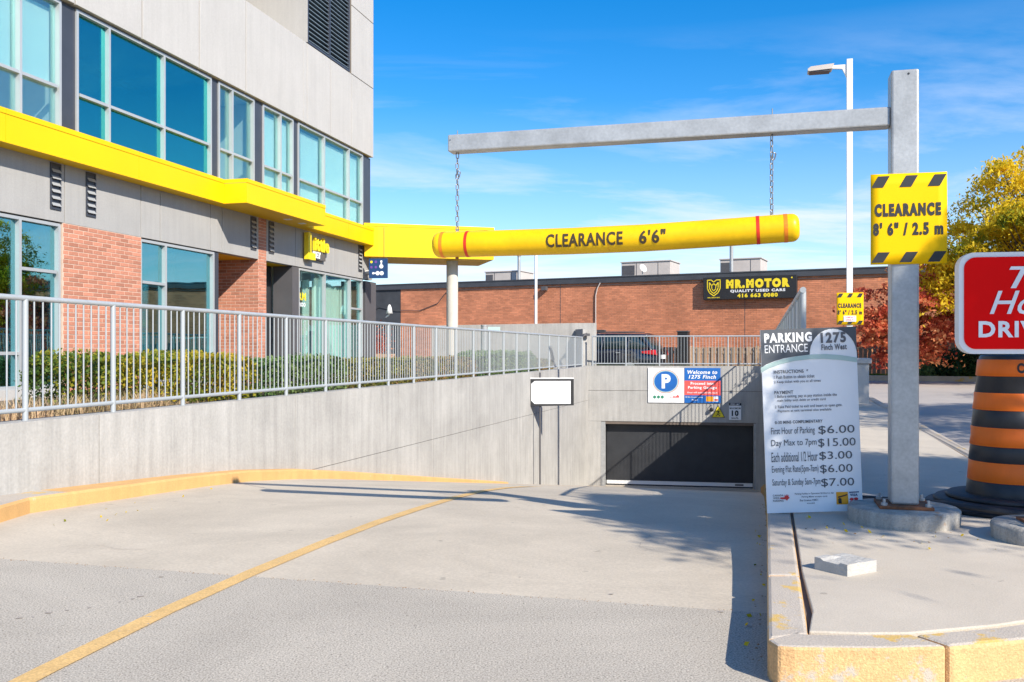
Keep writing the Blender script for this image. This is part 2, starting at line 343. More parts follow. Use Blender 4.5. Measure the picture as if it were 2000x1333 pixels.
class B:
    def __init__(s): s.v = []; s.f = []; s.m = []; s.sm = []
    def face(s, idx, m=0, smooth=False): s.f.append(tuple(idx)); s.m.append(m); s.sm.append(smooth)
    def box(s, x0, x1, y0, y1, z0, z1, m=0):
        b = len(s.v)
        s.v += [(x0, y0, z0), (x1, y0, z0), (x1, y1, z0), (x0, y1, z0), (x0, y0, z1), (x1, y0, z1), (x1, y1, z1), (x0, y1, z1)]
        for q in ((0, 3, 2, 1), (4, 5, 6, 7), (0, 1, 5, 4), (1, 2, 6, 5), (2, 3, 7, 6), (3, 0, 4, 7)):
            s.face([b + k for k in q], m)
        return s
    def prism(s, poly, z0, z1, m_side=0, m_top=None):
        """poly ccw seen from above; z0/z1 numbers or callables of (x, y)"""
        m_top = m_side if m_top is None else m_top
        n = len(poly); b = len(s.v)
        f0 = z0 if callable(z0) else (lambda x, y: z0); f1 = z1 if callable(z1) else (lambda x, y: z1)
        s.v += [(x, y, f0(x, y)) for x, y in poly] + [(x, y, f1(x, y)) for x, y in poly]
        s.face([b + n + k for k in range(n)], m_top)
        s.face([b + n - 1 - k for k in range(n)], m_side)
        for k in range(n):
            j = (k + 1) % n
            s.face([b + k, b + j, b + n + j, b + n + k], m_side)
        return s
    def profile(s, poly, y0, y1, m=0):
        """poly in x,z (ccw seen from -y), run from y0 to y1"""
        n = len(poly); b = len(s.v)
        s.v += [(x, y0, z) for x, z in poly] + [(x, y1, z) for x, z in poly]
        s.face([b + k for k in range(n)], m)
        s.face([b + 2 * n - 1 - k for k in range(n)], m)
        for k in range(n):
            j = (k + 1) % n
            s.face([b + j, b + k, b + n + k, b + n + j], m)
        return s
    def tube(s, pts, r, n=10, m=0, closed=False, caps=True):
        pts = [Vector(p) for p in pts]; rs = r if isinstance(r, (list, tuple)) else [r] * len(pts)
        b = len(s.v); N = len(pts); up = None
        for i, p in enumerate(pts):
            if closed: d = pts[(i + 1) % N] - pts[i - 1]
            else: d = pts[min(i + 1, N - 1)] - pts[max(i - 1, 0)]
            d.normalize()
            if up is None: up = Vector((0, 0, 1)) if abs(d.z) < 0.9 else Vector((1, 0, 0))
            a = d.cross(up)
            if a.length < 1e-4: a = d.cross(Vector((0.3, 0.9, 0.1)))
            a.normalize(); c = a.cross(d).normalized(); up = c
            for k in range(n):
                t = 2 * math.pi * k / n
                q = p + a * (rs[i] * math.cos(t)) + c * (rs[i] * math.sin(t))
                s.v.append(tuple(q))
        M_ = N if closed else N - 1
        for i in range(M_):
            j = (i + 1) % N
            for k in range(n):
                k2 = (k + 1) % n
                s.face([b + i * n + k, b + j * n + k, b + j * n + k2, b + i * n + k2], m, True)
        if caps and not closed:
            e = len(s.v); s.v += s.v[b:b + n]; s.face([e + k for k in range(n)], m)
            e = len(s.v); s.v += s.v[b + (N - 1) * n:b + N * n]; s.face([e + n - 1 - k for k in range(n)], m)
        return s
    def lathe(s, prof, n=32, m=0, cx=0, cy=0, smooth=True, mats=None):
        b = len(s.v); N = len(prof)
        for r, z in prof:
            for k in range(n):
                t = 2 * math.pi * k / n
                s.v.append((cx + r * math.cos(t), cy + r * math.sin(t), z))
        for i in range(N - 1):
            for k in range(n):
                k2 = (k + 1) % n
                s.face([b + i * n + k, b + i * n + k2, b + (i + 1) * n + k2, b + (i + 1) * n + k], mats[i] if mats else m, smooth)
        e = len(s.v); s.v += s.v[b:b + n]; s.face([e + n - 1 - k for k in range(n)], mats[0] if mats else m)
        e = len(s.v); s.v += s.v[b + (N - 1) * n:b + N * n]; s.face([e + k for k in range(n)], mats[-1] if mats else m)
        return s
    def build(s, name, mats, parent=None, world=False, shift=None, bevel=0.0):
        me = bpy.data.meshes.new(name)
        vs = s.v
        if shift: vs = [(x + shift[0], y + shift[1], z + shift[2]) for x, y, z in vs]
        if world and parent is not None:
            inv = ROOTS[parent.name].inverted(); vs = [tuple(inv @ Vector(v)) for v in vs]
        me.from_pydata(vs, [], s.f)
        if not isinstance(mats, (list, tuple)): mats = [mats]
        for m in mats: me.materials.append(M[m] if isinstance(m, str) else m)
        me.polygons.foreach_set('material_index', s.m); me.polygons.foreach_set('use_smooth', s.sm)
        me.update()
        o = bpy.data.objects.new(name, me); COL.objects.link(o)
        if parent is not None: o.parent = parent
        if bevel:
            md = o.modifiers.new('bevel', 'BEVEL'); md.width = bevel; md.segments = 2; md.limit_method = 'ANGLE'
        return o

def recentre(o, at):
    """put a top-level mesh's origin at the point it stands on"""
    o.data.transform(Matrix.Translation(-Vector(at))); o.location = at
    return o

def copy_of(o, parent=None, loc=None, scale=None, rot=None):
    c = o.copy(); COL.objects.link(c)
    if parent is not None: c.parent = parent
    if loc is not None: c.location = loc
    if scale is not None: c.scale = scale
    if rot is not None: c.rotation_euler = rot
    return c

TXT = {}
def text_geo(s, bold=0.0, shear=0.0, space=1.0, cut=None):
    space = space + bold * 4.2
    key = (s, bold, shear, space, cut)
    if key in TXT: return TXT[key]
    cu = bpy.data.curves.new('t', 'FONT'); cu.body = s; cu.offset = bold; cu.shear = shear; cu.resolution_u = 3
    cu.space_character = space
    ob = bpy.data.objects.new('t', cu)
    me = bpy.data.meshes.new_from_object(ob)
    if cut:                                              # slice the letters so they can follow a round surface
        bm = bmesh.new(); bm.from_mesh(me); ax = 0 if cut[0] == 'x' else 1
        cs = [q.co[ax] for q in bm.verts]; lo_, hi_ = min(cs), max(cs)
        for k in range(1, cut[1]):
            pc_ = [0, 0, 0]; pn = [0, 0, 0]; pc_[ax] = lo_ + (hi_ - lo_) * k / cut[1]; pn[ax] = 1
            bmesh.ops.bisect_plane(bm, geom=bm.verts[:] + bm.edges[:] + bm.faces[:], plane_co=pc_, plane_no=pn)
        bm.to_mesh(me); bm.free()
    v = np.array([q.co[:2] for q in me.vertices]); f = [tuple(p.vertices) for p in me.polygons]
    lo, hi = v.min(0), v.max(0); v = (v - lo) / np.maximum(hi - lo, 1e-6)
    bpy.data.objects.remove(ob); bpy.data.curves.remove(cu); bpy.data.meshes.remove(me)
    TXT[key] = (v, f)
    return TXT[key]

def put(b, s, x0, x1, y0, y1, fn, m=0, bold=0.0, shear=0.0, space=1.0, cut=None):
    """letters of s fitted to the box x0..x1, y0..y1 and laid on the surface fn(x, y) -> point"""
    v, f = text_geo(s, bold, shear, space, cut); k = len(b.v)
    b.v += [tuple(fn(x0 + p[0] * (x1 - x0), y0 + p[1] * (y1 - y0))) for p in v]
    for q in f: b.face([k + i for i in q], m)

def flat(b, pts, fn, m=0):
    k = len(b.v); b.v += [tuple(fn(x, y)) for x, y in pts]; b.face(range(k, k + len(pts)), m)

def disc(cx, cy, rx, ry=None, n=28, a0=0, a1=360):
    ry = ry or rx; full = abs(a1 - a0) >= 360
    return [(cx + rx * math.cos(R(a0 + (a1 - a0) * k / n)), cy + ry * math.sin(R(a0 + (a1 - a0) * k / n))) for k in range(n if full else n + 1)]

def ribbon(b, pts, w, fn, m=0):
    for (xa, ya), (xb, yb) in zip(pts[:-1], pts[1:]):
        d = math.hypot(xb - xa, yb - ya) or 1; nx, ny = -(yb - ya) / d * w / 2, (xb - xa) / d * w / 2
        ex, ey = (xb - xa) / d * w / 3, (yb - ya) / d * w / 3
        flat(b, [(xa - nx - ex, ya - ny - ey), (xb - nx + ex, yb - ny + ey), (xb + nx + ex, yb + ny + ey), (xa + nx - ex, ya + ny - ey)], fn, m)

def interp(x, tab):
    if x <= tab[0][0]: return tab[0][1]
    for (a, p), (c, q) in zip(tab[:-1], tab[1:]):
        if x <= c: return p + (q - p) * (x - a) / (c - a)
    return tab[-1][1]

# site frame: u runs down the ramp (15 degrees right of north), v across it
CD, SD = 0.9659, 0.2588
def W(u, v): return (CD * v + SD * u, CD * u - SD * v)
RAMP = [(4.55, 0.0), (5.5, -0.025), (6.5, -0.065), (7.5, -0.12), (8.5, -0.18), (9.5, -0.26), (10.5, -0.37), (11.5, -0.50), (12.5, -0.65)]
def zr(u): return interp(u, RAMP) if u < 12.5 else max(-0.65 - 0.146 * (u - 12.5), -3.09)
def uv(x, y): return SD * x + CD * y, CD * x - SD * y
def lane(u): return interp(u, [(11, 0.0), (27, 0.32), (60, 0.34)])

# ---------------------------------------------------------------- the ground
def sheet(name, us, vs, zf, m, label=None):
    b = B()
    for u in us:
        for v in vs:
            x, y = W(u, v); b.v.append((x, y, zf(u, v)))
    n = len(vs)
    for i in range(len(us) - 1):
        for j in range(n - 1):
            b.face([i * n + j + 1, i * n + j, (i + 1) * n + j, (i + 1) * n + j + 1], 0, True)
    o = b.build(name, m); props(o, label, kind='structure')
    # faces must look up
    if o.data.polygons[0].normal.z < 0: o.data.flip_normals()
    return o
sheet('asphalt_road', [-40, -10, 0, 4.55], [-60, -12, -4, 0.0, 8, 60], lambda u, v: 0.0, 'asphalt')
sheet('parking_ramp', [4.55 + 0.25 * k for k in range(104)], [-6.6, -4, -2, 0, 0.2], lambda u, v: zr(u), 'ramp_concrete')
sheet('planter_ground', [6.0, 12, 20, 29.9], [-30, -12, -6.1], lambda u, v: 0.56, 'soil')
sheet('side_ground', [-40, 0, 6.0], [-60, -11.2], lambda u, v: 0.02, 'soil')
sheet('rear_lot', [29.95, 33, 45, 60], [-60, -6, 0.5, 3, 30, 60], lambda u, v: 0.30, 'grey_road')
sheet('side_lane', [4.55, 11, 14, 18, 22, 27, 29.95], [2.2, 4, 10, 30, 60], lambda u, v: lane(u), 'grey_road')
b = B()                                                 # wide ground round the site, a ring with a hole for the ramp
def ring(u0, u1, v0, v1, z):
    k = len(b.v)
    for uu, vv in ((u0, v0), (u1, v0), (u1, v1), (u0, v1)):
        x, y = W(uu, vv); b.v.append((x, y, z))
    b.face([k + 3, k + 2, k + 1, k])
ring(60, 1500, -1500, 1500, 0.28); ring(-1500, -40, -1500, 1500, -0.02); ring(-40, 60, -1500, -60, -0.02); ring(-40, 60, 60, 1500, -0.02)
o = b.build('far_ground', 'far_ground'); props(o, kind='structure')
if o.data.polygons[0].normal.z < 0: o.data.flip_normals()
o = sheet('verge', [29.96, 32.2], [-5.6, -2, 0.4], lambda u, v: 0.62, 'lawn_base')

# yellow centre line painted on the driveway
def droad(x, y):
    u, v = uv(x, y); return zr(u) if u > 4.55 else 0.0
b = B(); cl = [(-2.06, 2.2), (-1.95, 2.8), (-1.82, 3.6), (-1.66, 4.4), (-1.46, 5.2), (-1.24, 6.15), (-1.02, 7.1), (-0.80, 8.0), (-0.54, 9.0), (-0.30, 9.9), (-0.06, 10.8), (0.16, 11.6), (0.4, 12.5)]
pts = []
for i, (x, y) in enumerate(cl):
    xa, ya = cl[max(i - 1, 0)]; xb, yb = cl[min(i + 1, len(cl) - 1)]
    d = math.hypot(xb - xa, yb - ya); nx, ny = (yb - ya) / d * 0.052, -(xb - xa) / d * 0.052
    pts.append(((x - nx, y - ny), (x + nx, y + ny)))
for (p0, p1) in pts:
    for x, y in (p0, p1): b.v.append((x, y, droad(x, y) + 0.005))
for i in range(len(pts) - 1): b.face([2 * i, 2 * i + 1, 2 * i + 3, 2 * i + 2], 0)
o = b.build('centre_line', 'line_yellow'); props(o, kind='structure')
# hairline cracks and small oil drips on the driveway
rc = random.Random(4)
b = B()
def crack(x, y, a, n, w):
    pts_ = [(x, y)]
    for _ in range(n):
        a += rc.uniform(-0.5, 0.5); x += 0.07 * math.cos(a); y += 0.07 * math.sin(a); pts_.append((x, y))
    for i in range(len(pts_) - 1):
        (xa, ya), (xb, yb) = pts_[i], pts_[i + 1]; d = math.hypot(xb - xa, yb - ya) or 1; ww = w * rc.uniform(0.5, 1.2); nx, ny = -(yb - ya) / d * ww, (xb - xa) / d * ww
        k = len(b.v); b.v += [(xx, yy, droad(xx, yy) + 0.003) for xx, yy in ((xa - nx, ya - ny), (xb - nx, yb - ny), (xb + nx, yb + ny), (xa + nx, ya + ny))]; b.face([k, k + 1, k + 2, k + 3])
for args in ((-2.9, 5.9, 0.9, 9, 0.0016), (-0.6, 7.9, 0.2, 14, 0.0014), (0.9, 6.0, 1.9, 10, 0.0014)): crack(*args)
for _ in range(26):
    x, y = rc.uniform(-2.7, 1.2), rc.uniform(3.6, 8.5); r = rc.uniform(0.004, 0.013); k = len(b.v)
    if _ < 9: x, y = -2.35 + _ * 0.06 + rc.uniform(-.05, .05), 4.22 + _ * 0.055 + rc.uniform(-.03, .03); r = rc.uniform(0.004, 0.017)
    for i in range(9): t = i * 0.698; q = r * rc.uniform(0.7, 1.2); b.v.append((x + 1.4 * q * math.cos(t), y + q * math.sin(t), droad(x, y) + 0.003))
    b.face([k + i for i in range(9)])
o = b.build('oil_drips', 'stain'); props(o, kind='structure')

# ---------------------------------------------------------------- left retaining wall, its kerb and its railing
LP0, LP1 = Vector((-4.13, 7.82)), Vector((2.44, 30.0))   # line of the railing, on the wall's middle
Ld = (LP1 - LP0).normalized(); Ln = Vector((Ld.y, -Ld.x))  # Ln points to the ramp
LL = (LP1 - LP0).length
def lwall(t, off): p = LP0 + Ld * t + Ln * off; return (p.x, p.y)
def ltop(t): return 0.655 + 0.085 * t / LL
wl_root = thing('retaining_wall', 'long pale concrete retaining wall on the left of the ramp, below the railing and hedge', 'wall', (*lwall(0, 0), 0))
b = B(); N = 30
seg = [-5.0 + (LL + 5.0) * k / N for k in range(N + 1)]
ends = [-5.0, 0.75, 4.3, 9.2, 14.5, 20.5, LL]             # formwork joints split the wall into pours
for a_, c_ in zip(ends[:-1], ends[1:]):
    for z_lo, z_hi, nm in ((None, -0.352, 'lower'), (-0.344, None, 'upper')):
        b = B()
        ts = [a_ + 0.006 + (c_ - a_ - 0.012) * k / 6 for k in range(7)]
        for t0, t1 in zip(ts[:-1], ts[1:]):
            p = [lwall(t0, 0.11), lwall(t0, -0.13), lwall(t1, -0.13), lwall(t1, 0.11)]
            zt = [ltop(t0)] * 2 + [ltop(t1)] * 2
            k = len(b.v)
            lo = -3.6 if z_lo is None else z_lo
            for (x, y) in p: b.v.append((x, y, lo))
            for (x, y), z in zip(p, zt): b.v.append((x, y, z if z_hi is None else z_hi))
            for q in ((0, 1, 2, 3), (7, 6, 5, 4), (0, 4, 5, 1), (1, 5, 6, 2), (2, 6, 7, 3), (3, 7, 4, 0)): b.face([k + i for i in q])
        b.build('panel', 'wall_concrete', wl_root, world=True)
b = B()
for t0, t1 in zip(seg[:-1], seg[1:]):
    p = [lwall(t0, 0.095), lwall(t0, -0.11), lwall(t1, -0.11), lwall(t1, 0.095)]
    b.prism(p, -3.6, ltop(t0) - 0.02)
b.build('core', 'joint', wl_root, world=True)

kr = thing('kerb', None, None, (-3.7, 7.0, 0), kind='structure')
front = [(-3.55, 4.6), (-3.66, 5.6), (-3.80, 6.8), (-3.845, 7.35), (-3.72, 7.75), (-3.53, 8.44), (-3.28, 9.5), (-3.03, 10.6), (-2.69, 11.8), (-2.25, 13.3), (-1.78, 14.9), (-1.19, 16.9), (-0.60, 18.9), (-0.08, 20.7)]
b = B()
for (x0, y0), (x1, y1) in zip(front[:-1], front[1:]):
    def back(x, y):
        t = (Vector((x, y)) - LP0).dot(Ld); return lwall(t, 0.105)
    q0, q1 = back(x0, y0), back(x1, y1)
    k = len(b.v)
    h0, h1 = (0.125 if y0 < 12 else 0.125 - 0.01 * (y0 - 12)), (0.125 if y1 < 12 else 0.125 - 0.01 * (y1 - 12))
    z0, z1 = droad(x0, y0), droad(x1, y1)
    b.v += [(x0, y0, z0 - 0.1), (x1, y1, z1 - 0.1), (x1, y1, z1 + h1 - 0.02), (x0, y0, z0 + h0 - 0.02)]
    # a rounded nose of three steps, then the top
    def inn(x, y, q, w):
        d = Vector((q[0] - x, q[1] - y)); L = max(d.length, 1e-4); d = d / L * min(w, L * 0.6); return (x + d.x, y + d.y)
    a0, a1 = inn(x0, y0, q0, 0.018), inn(x1, y1, q1, 0.018)
    b.v += [(*a1, z1 + h1), (*a0, z0 + h0), (*q1, z1 + h1 + 0.004), (*q0, z0 + h0 + 0.004)]
    b.face([k, k + 3, k + 2, k + 1][::-1] if False else [k, k + 1, k + 2, k + 3], 0)
    b.face([k + 3, k + 2, k + 4, k + 5], 0)
    b.face([k + 5, k + 4, k + 6, k + 7], 1 if y1 < 8.0 else 0)
o = b.build('kerb_face', ['kerb_orange', 'kerb_top'], kr, world=True)

def railing(name, label, P0, P1, ztop, zbot, zwall, bays, npick, group=None, loop=None, start_post=True, group_=None):
    """posts, two rails and every picket; ztop, zbot, zwall are (start, end) heights"""
    P0, P1 = Vector(P0), Vector(P1); L = (P1 - P0).length; d = (P1 - P0) / L
    ang = math.atan2(d.y, d.x)
    root = thing(name, label, 'railing', (P0.x, P0.y, zwall[0]), ang)
    lz = lambda pr, t: pr[0] + (pr[1] - pr[0]) * t / L - zwall[0]
    rr = 0.024
    pb = B(); pb.tube([(0, 0, 0), (0, 0, 1)], 1.0, 10)
    kb = B(); kb.tube([(0, 0, 0), (0, 0, 1)], 1.0, 6)
    for nm, pr, r in (('top_rail', ztop, rr), ('bottom_rail', zbot, 0.020)):
        b = B(); b.tube([(-0.03, 0, lz(pr, 0))] + [(L * k / 6, 0, lz(pr, L * k / 6)) for k in range(7)] + [(L + 0.03, 0, lz(pr, L))], r, 10)
        b.build(nm, 'rail_paint', root)
    post = None; pick = None
    for i in range(bays + 1):
        t = L * i / bays
        h = lz(ztop, t) - lz(zwall, t)
        if post is None: post = pb.build('post', 'rail_paint', root); q = post
        else: q = copy_of(post, root)
        q.location = (t, 0, lz(zwall, t) - 0.04); q.scale = (0.0245, 0.0245, h + 0.03)
        if i == bays: break
        for j in range(1, npick + 1):
            tt = t + L / bays * j / (npick + 1)
            h = lz(ztop, tt) - lz(zbot, tt)
            if pick is None: pick = kb.build('picket', 'rail_paint', root); q = pick
            else: q = copy_of(pick, root)
            q.location = (tt, 0, lz(zbot, tt)); q.scale = (0.0075, 0.0075, h)
    return root
pl, pr_ = LP0 - Ld * 3 * 1.066, LP0 + Ld * 1.066 * 21
tl = lambda z0, z1: (z0 - (z1 - z0) * 3 / 21, z1)
railing('railing', 'long pale grey metal railing in front of the hedge on the left retaining wall', pl, pr_, tl(1.695, 1.665), tl(0.745, 0.805), tl(0.65, 0.74), 24, 10)
# the bent end of the left railing
GA, GB = Vector((2.46, 29.62)), Vector((7.82, 28.66))    # garage front wall, left to right
Gd = (GB - GA).normalized(); Gn = Vector((Gd.y, -Gd.x))  # Gn points to the camera
railing('railing', 'light metal railing on top of the concrete wall over the garage door', GA + Gd * 0.12 - Gn * 0.12, GA + Gd * 5.44 - Gn * 0.12, (1.705, 1.70), (0.83, 0.83), (0.76, 0.76), 5, 10)

# ---------------------------------------------------------------- right ramp wall and its railing
rw = thing('retaining_wall', 'concrete wall on the right of the ramp behind the parking price board', 'wall', (2.1, 7.15, 0))
b = B()
def rline(Y, off): return (0.272 * Y + 0.11 + off, Y - 0.26 * off)
for y0, y1 in ((7.15, 12.4), (12.42, 18), (18.02, 23.4), (23.42, 28.85)):
    b = B(); b.prism([rline(y0, 0), rline(y0, 0.28), rline(y1, 0.28), rline(y1, 0)], -3.6, 0.66)
    b.build('panel', 'wall_concrete', rw, world=True)
railing('railing', 'blue grey metal railing rising behind the top of the parking price board', rline(7.22, 0.19), rline(28.4, 0.19), (1.72, 1.72), (0.75, 0.75), (0.66, 0.66), 20, 10)
# low kerb down the right side of the ramp
b = B()
us = [7.4 + 0.8 * k for k in range(28)]
for u0, u1 in zip(us[:-1], us[1:]):
    p = [W(u0, 0.055), W(u0, 0.16), W(u1, 0.19), W(u1, 0.085)]
    k = len(b.v)
    for (x, y), u in zip(p, (u0, u0, u1, u1)): b.v.append((x, y, zr(u) - 0.1))
    for (x, y), u in zip(p, (u0, u0, u1, u1)): b.v.append((x, y, zr(u) + 0.14))
    for q in ((7, 6, 5, 4), (0, 4, 5, 1), (1, 5, 6, 2), (2, 6, 7, 3), (3, 7, 4, 0)): b.face([k + i for i in q])
b.build('kerb_face', 'kerb_orange', kr, world=True)

# ---------------------------------------------------------------- garage front wall and door
gw = thing('garage_wall', 'concrete front wall of the underground garage with the low door opening in it', 'wall', (GA.x, GA.y, -3.1), math.atan2(Gd.y, Gd.x))
GL = (GB - GA).length                                    # local x along the wall, -y towards the camera
def gbox(x0, x1, z0, z1, y0=0.0, y1=0.42): return B().box(x0, x1, y0, y1, z0 + 3.1, z1 + 3.1)
DX0, DX1, DZ = 0.40, 5.22, -1.01
gbox(-0.15, GL + 0.3, -0.024, 0.76).build('panel', 'wall_concrete', gw)
gbox(-0.15, GL + 0.3, DZ, -0.036).build('panel', 'wall_concrete', gw)
gbox(-0.15, DX0, -3.6, DZ - 0.006).build('panel', 'wall_concrete', gw)
gbox(DX1, GL + 0.3, -3.6, DZ - 0.006).build('panel', 'wall_concrete', gw)
b = B(); b.box(-0.1, GL + 0.2, 0.02, 0.40, 2.0, 3.8); b.build('core', 'joint', gw)
b = B(); b.box(DX0 + 0.002, DX0 + 0.14, -0.004, 0.2, 0.0, 2.07); b.box(DX1 - 0.07, DX1 - 0.002, -0.004, 0.2, 0.0, 2.07)
b.build('door_jamb', 'galv', gw)
dr = B(); dr.box(DX0 + 0.16, DX1 - 0.08, 0.30, 0.33, 0.17, 2.05); d_ = dr.build('garage_door', 'door_black', gw)
b = B(); b.box(DX0 + 0.16, DX1 - 0.08, 0.27, 0.35, 0.055, 0.165); b.build('bottom_bar', 'white', d_)
b = B(); b.box(DX0 + 0.16, DX1 - 0.08, 0.275, 0.345, -0.02, 0.05); b.build('rubber_seal', 'rubber', d_)
b = B(); b.box(DX1 - 0.62, DX1 - 0.36, 0.262, 0.27, 0.085, 0.135); b.build('handle', 'dark_grey', d_)
b = B(); b.box(DX0, DX1, 0.45, 0.5, -0.3, 2.3); b.build('backing', 'black_wall', gw)
# concrete parapet behind the end of the left railing
pw = thing('parapet_wall', 'tall pale concrete wall behind the far end of the left railing', 'wall', (0, 31, 0.3))
b = B(); b.prism([(-2.75, 31.4), (2.05, 30.6), (2.80, 30.55), (2.84, 30.95), (-2.70, 31.8)], -0.5, lambda x, y: 2.10 if x < 2 else 2.16)
b.build('panel', 'wall_concrete', pw, world=True)
b = B(); b.prism([(2.1, 30.55), (2.30, 29.95), (2.44, 29.98), (2.42, 30.52)], -3.6, 1.95); b.build('panel', 'wall_concrete', pw, world=True)
b = B(); b.tube([(2.22, 29.9, 1.35), (2.22, 29.82, 1.62), (2.34, 29.78, 1.74), (2.42, 29.86, 1.8)], 0.03, 8); b.box(2.33, 2.52, 29.78, 29.95, 1.72, 1.80)
b.build('wall_lamp', 'dark_grey', pw, world=True)
b = B(); b.prism([W(29.2, -6.4), W(29.2, -5.9), W(30.0, -5.9), W(30.0, -6.4)], -3.6, 0.74)

# ---------------------------------------------------------------- the corner island: kerb, slab
nose = [(0.955, 3.50), (0.99, 3.44), (1.05, 3.425), (1.35, 3.415), (1.68, 3.44), (2.0, 3.53), (2.4, 3.70), (2.9, 4.02), (3.35, 4.5), (3.68, 5.2), (3.92, 6.0), (4.42, 8.0), W(14.5, 2.2), W(20, 2.2), W(27.6, 2.2)]
def inset(pts, w):
    out = []
    for i, p in enumerate(pts):
        a = Vector(pts[max(i - 1, 0)]); c = Vector(pts[min(i + 1, len(pts) - 1)]); d = (c - a).normalized()
        out.append((p[0] - d.y * w, p[1] + d.x * w))
    return out
kb_root = thing('kerb', None, None, (1.0, 3.5, 0), kind='structure')
kz = lambda x, y: 0.15 + lane(uv(x, y)[0])
inner = inset(nose, 0.15)
def kerb_piece(o_pts, i_pts):
    b = B(); poly = o_pts + i_pts[::-1]
    b.prism(poly, -0.2, kz, 1, 0)
    return b.build('kerb_segment', ['kerb_top', 'kerb_yellow'], kb_root, world=True, bevel=0.018)
# side kerb along the ramp (two pieces split by a joint) and the rounded front (split by a crack)
LS = lambda Y: (0.2760 * Y + 0.004, Y)
LI = lambda Y: (0.2760 * Y + 0.004 + 0.150, Y - 0.04)
kerb_piece([LI(4.515)] and [LS(4.51), LS(3.52)], [LI(4.55), LI(3.62)])
kerb_piece([LS(7.14), LS(6.0), LS(4.52)], [LI(7.18), LI(6.04), LI(4.56)])
cr_i = 4
p_out = [(0.9745, 3.515)] + nose[1:cr_i] + [(1.62, 3.435)]
p_in = [(1.125, 3.615), (1.128, 3.583), (1.2, 3.575), (1.35, 3.57), (1.55, 3.575)]
kerb_piece(p_out, p_in)
p_out = [(1.632, 3.436), (2.0, 3.53)] + nose[6:]
p_in = [(1.562, 3.578), (1.935, 3.675)] + inner[6:]
kerb_piece(p_out, p_in)
b = B()
slab_edge = [(1.165, 3.615), (1.35, 3.592), (1.55, 3.597), (1.93, 3.695)] + inset(nose, 0.168)[6:]
slab_poly = slab_edge + [rline(28.3, 0.29), rline(7.13, 0.29), rline(7.12, 0.02), LS(7.15), (0.276 * 6.8 + 0.185, 6.8), (0.276 * 4.6 + 0.178, 4.6), (0.276 * 3.9 + 0.195, 3.9)]
b.prism(slab_poly, -0.2, kz)
o = b.build('sidewalk', 'walk_concrete', None, bevel=0.006); props(o, kind='structure')
# dirt in the joints
b = B(); b.prism([(1.0, 3.5)] + [(x, y + 0.05) for x, y in nose[3:-1]] + [rline(27, 0.2), rline(7.3, 0.05), LS(7.1)], -0.2, lambda x, y: kz(x, y) - 0.022)
o = b.build('joint_fill', 'joint'); props(o, kind='structure')

# loose bits on the ground
b = B()
def bit(x, y, z, s):
    k = len(b.v); a = random.random() * 6.28; h = s * random.uniform(0.2, 0.6)
    for i in range(5):
        t = a + i * 1.256; q = s * random.uniform(0.5, 1.1)
        b.v.append((x + q * math.cos(t), y + q * math.sin(t), z))
    b.v.append((x, y, z + h))
    for i in range(5): b.face([k + i, k + (i + 1) % 5, k + 5])
for _ in range(46):
    bit(random.uniform(1.7, 3.6), random.uniform(5.2, 5.9), 0.15, random.uniform(0.003, 0.012))
for _ in range(60):
    y = random.uniform(3.7, 9); bit(0.276 * y - random.uniform(0.0, 0.06), y, droad(0.276 * y, y), random.uniform(0.003, 0.011))
for _ in range(260):
    u, v = 4.55 + random.uniform(-0.022, 0.022), random.uniform(-5, 0.0); x, y = W(u, v); bit(x, y, 0.0, random.uniform(0.0015, 0.0065))
o = b.build('gravel_bits', 'dry_leaf'); props(o, 'scattered grit and leaf bits lying along kerbs and slab joints', 'debris', kind='stuff')

b = B()
A_, B_, C_, D_ = (1.522, 4.637), (1.630, 4.48), (1.813, 4.583), (1.705, 4.745)
def lerp2(p, q, t): return (p[0] + (q[0] - p[0]) * t, p[1] + (q[1] - p[1]) * t)
lo = [A_, lerp2(A_, B_, 0.18), lerp2(A_, B_, 0.28), lerp2(A_, B_, 0.72), lerp2(A_, B_, 0.8), B_]
hs_ = [0.064, 0.062, 0.050, 0.047, 0.058, 0.060]
far = [lerp2(D_, C_, t) for t in (0, 0.18, 0.28, 0.72, 0.8, 1)]
n = 6; rows = 5
for r_ in range(rows + 1):
    for i in range(n):
        p = lerp2(lo[i], far[i], r_ / rows); j = 0.0025 if 0 < r_ < rows else 0
        h = hs_[i] if r_ < 3 else 0.058
        b.v.append((p[0] + random.uniform(-j, j), p[1] + random.uniform(-j, j), 0.15)); b.v.append((p[0], p[1], 0.15 + h + random.uniform(-1, 1) * 0.003))
ix = lambda r_, i, t: (r_ * n + i) * 2 + t
for r_ in range(rows):
    for i in range(n - 1): b.face([ix(r_, i, 1), ix(r_, i + 1, 1), ix(r_ + 1, i + 1, 1), ix(r_ + 1, i, 1)])
    b.face([ix(r_, 0, 0), ix(r_, 0, 1), ix(r_ + 1, 0, 1), ix(r_ + 1, 0, 0)]); b.face([ix(r_, n - 1, 0), ix(r_ + 1, n - 1, 0), ix(r_ + 1, n - 1, 1), ix(r_, n - 1, 1)])
for i in range(n - 1):
    b.face([ix(0, i, 0), ix(0, i + 1, 0), ix(0, i + 1, 1), ix(0, i, 1)]); b.face([ix(rows, i + 1, 0), ix(rows, i, 0), ix(rows, i, 1), ix(rows, i + 1, 1)])
o = b.build('concrete_chunk', 'chunk'); props(o, 'broken pale concrete chunk lying on the near corner of the sidewalk', 'rubble')
recentre(o, (1.66, 4.6, 0.15))

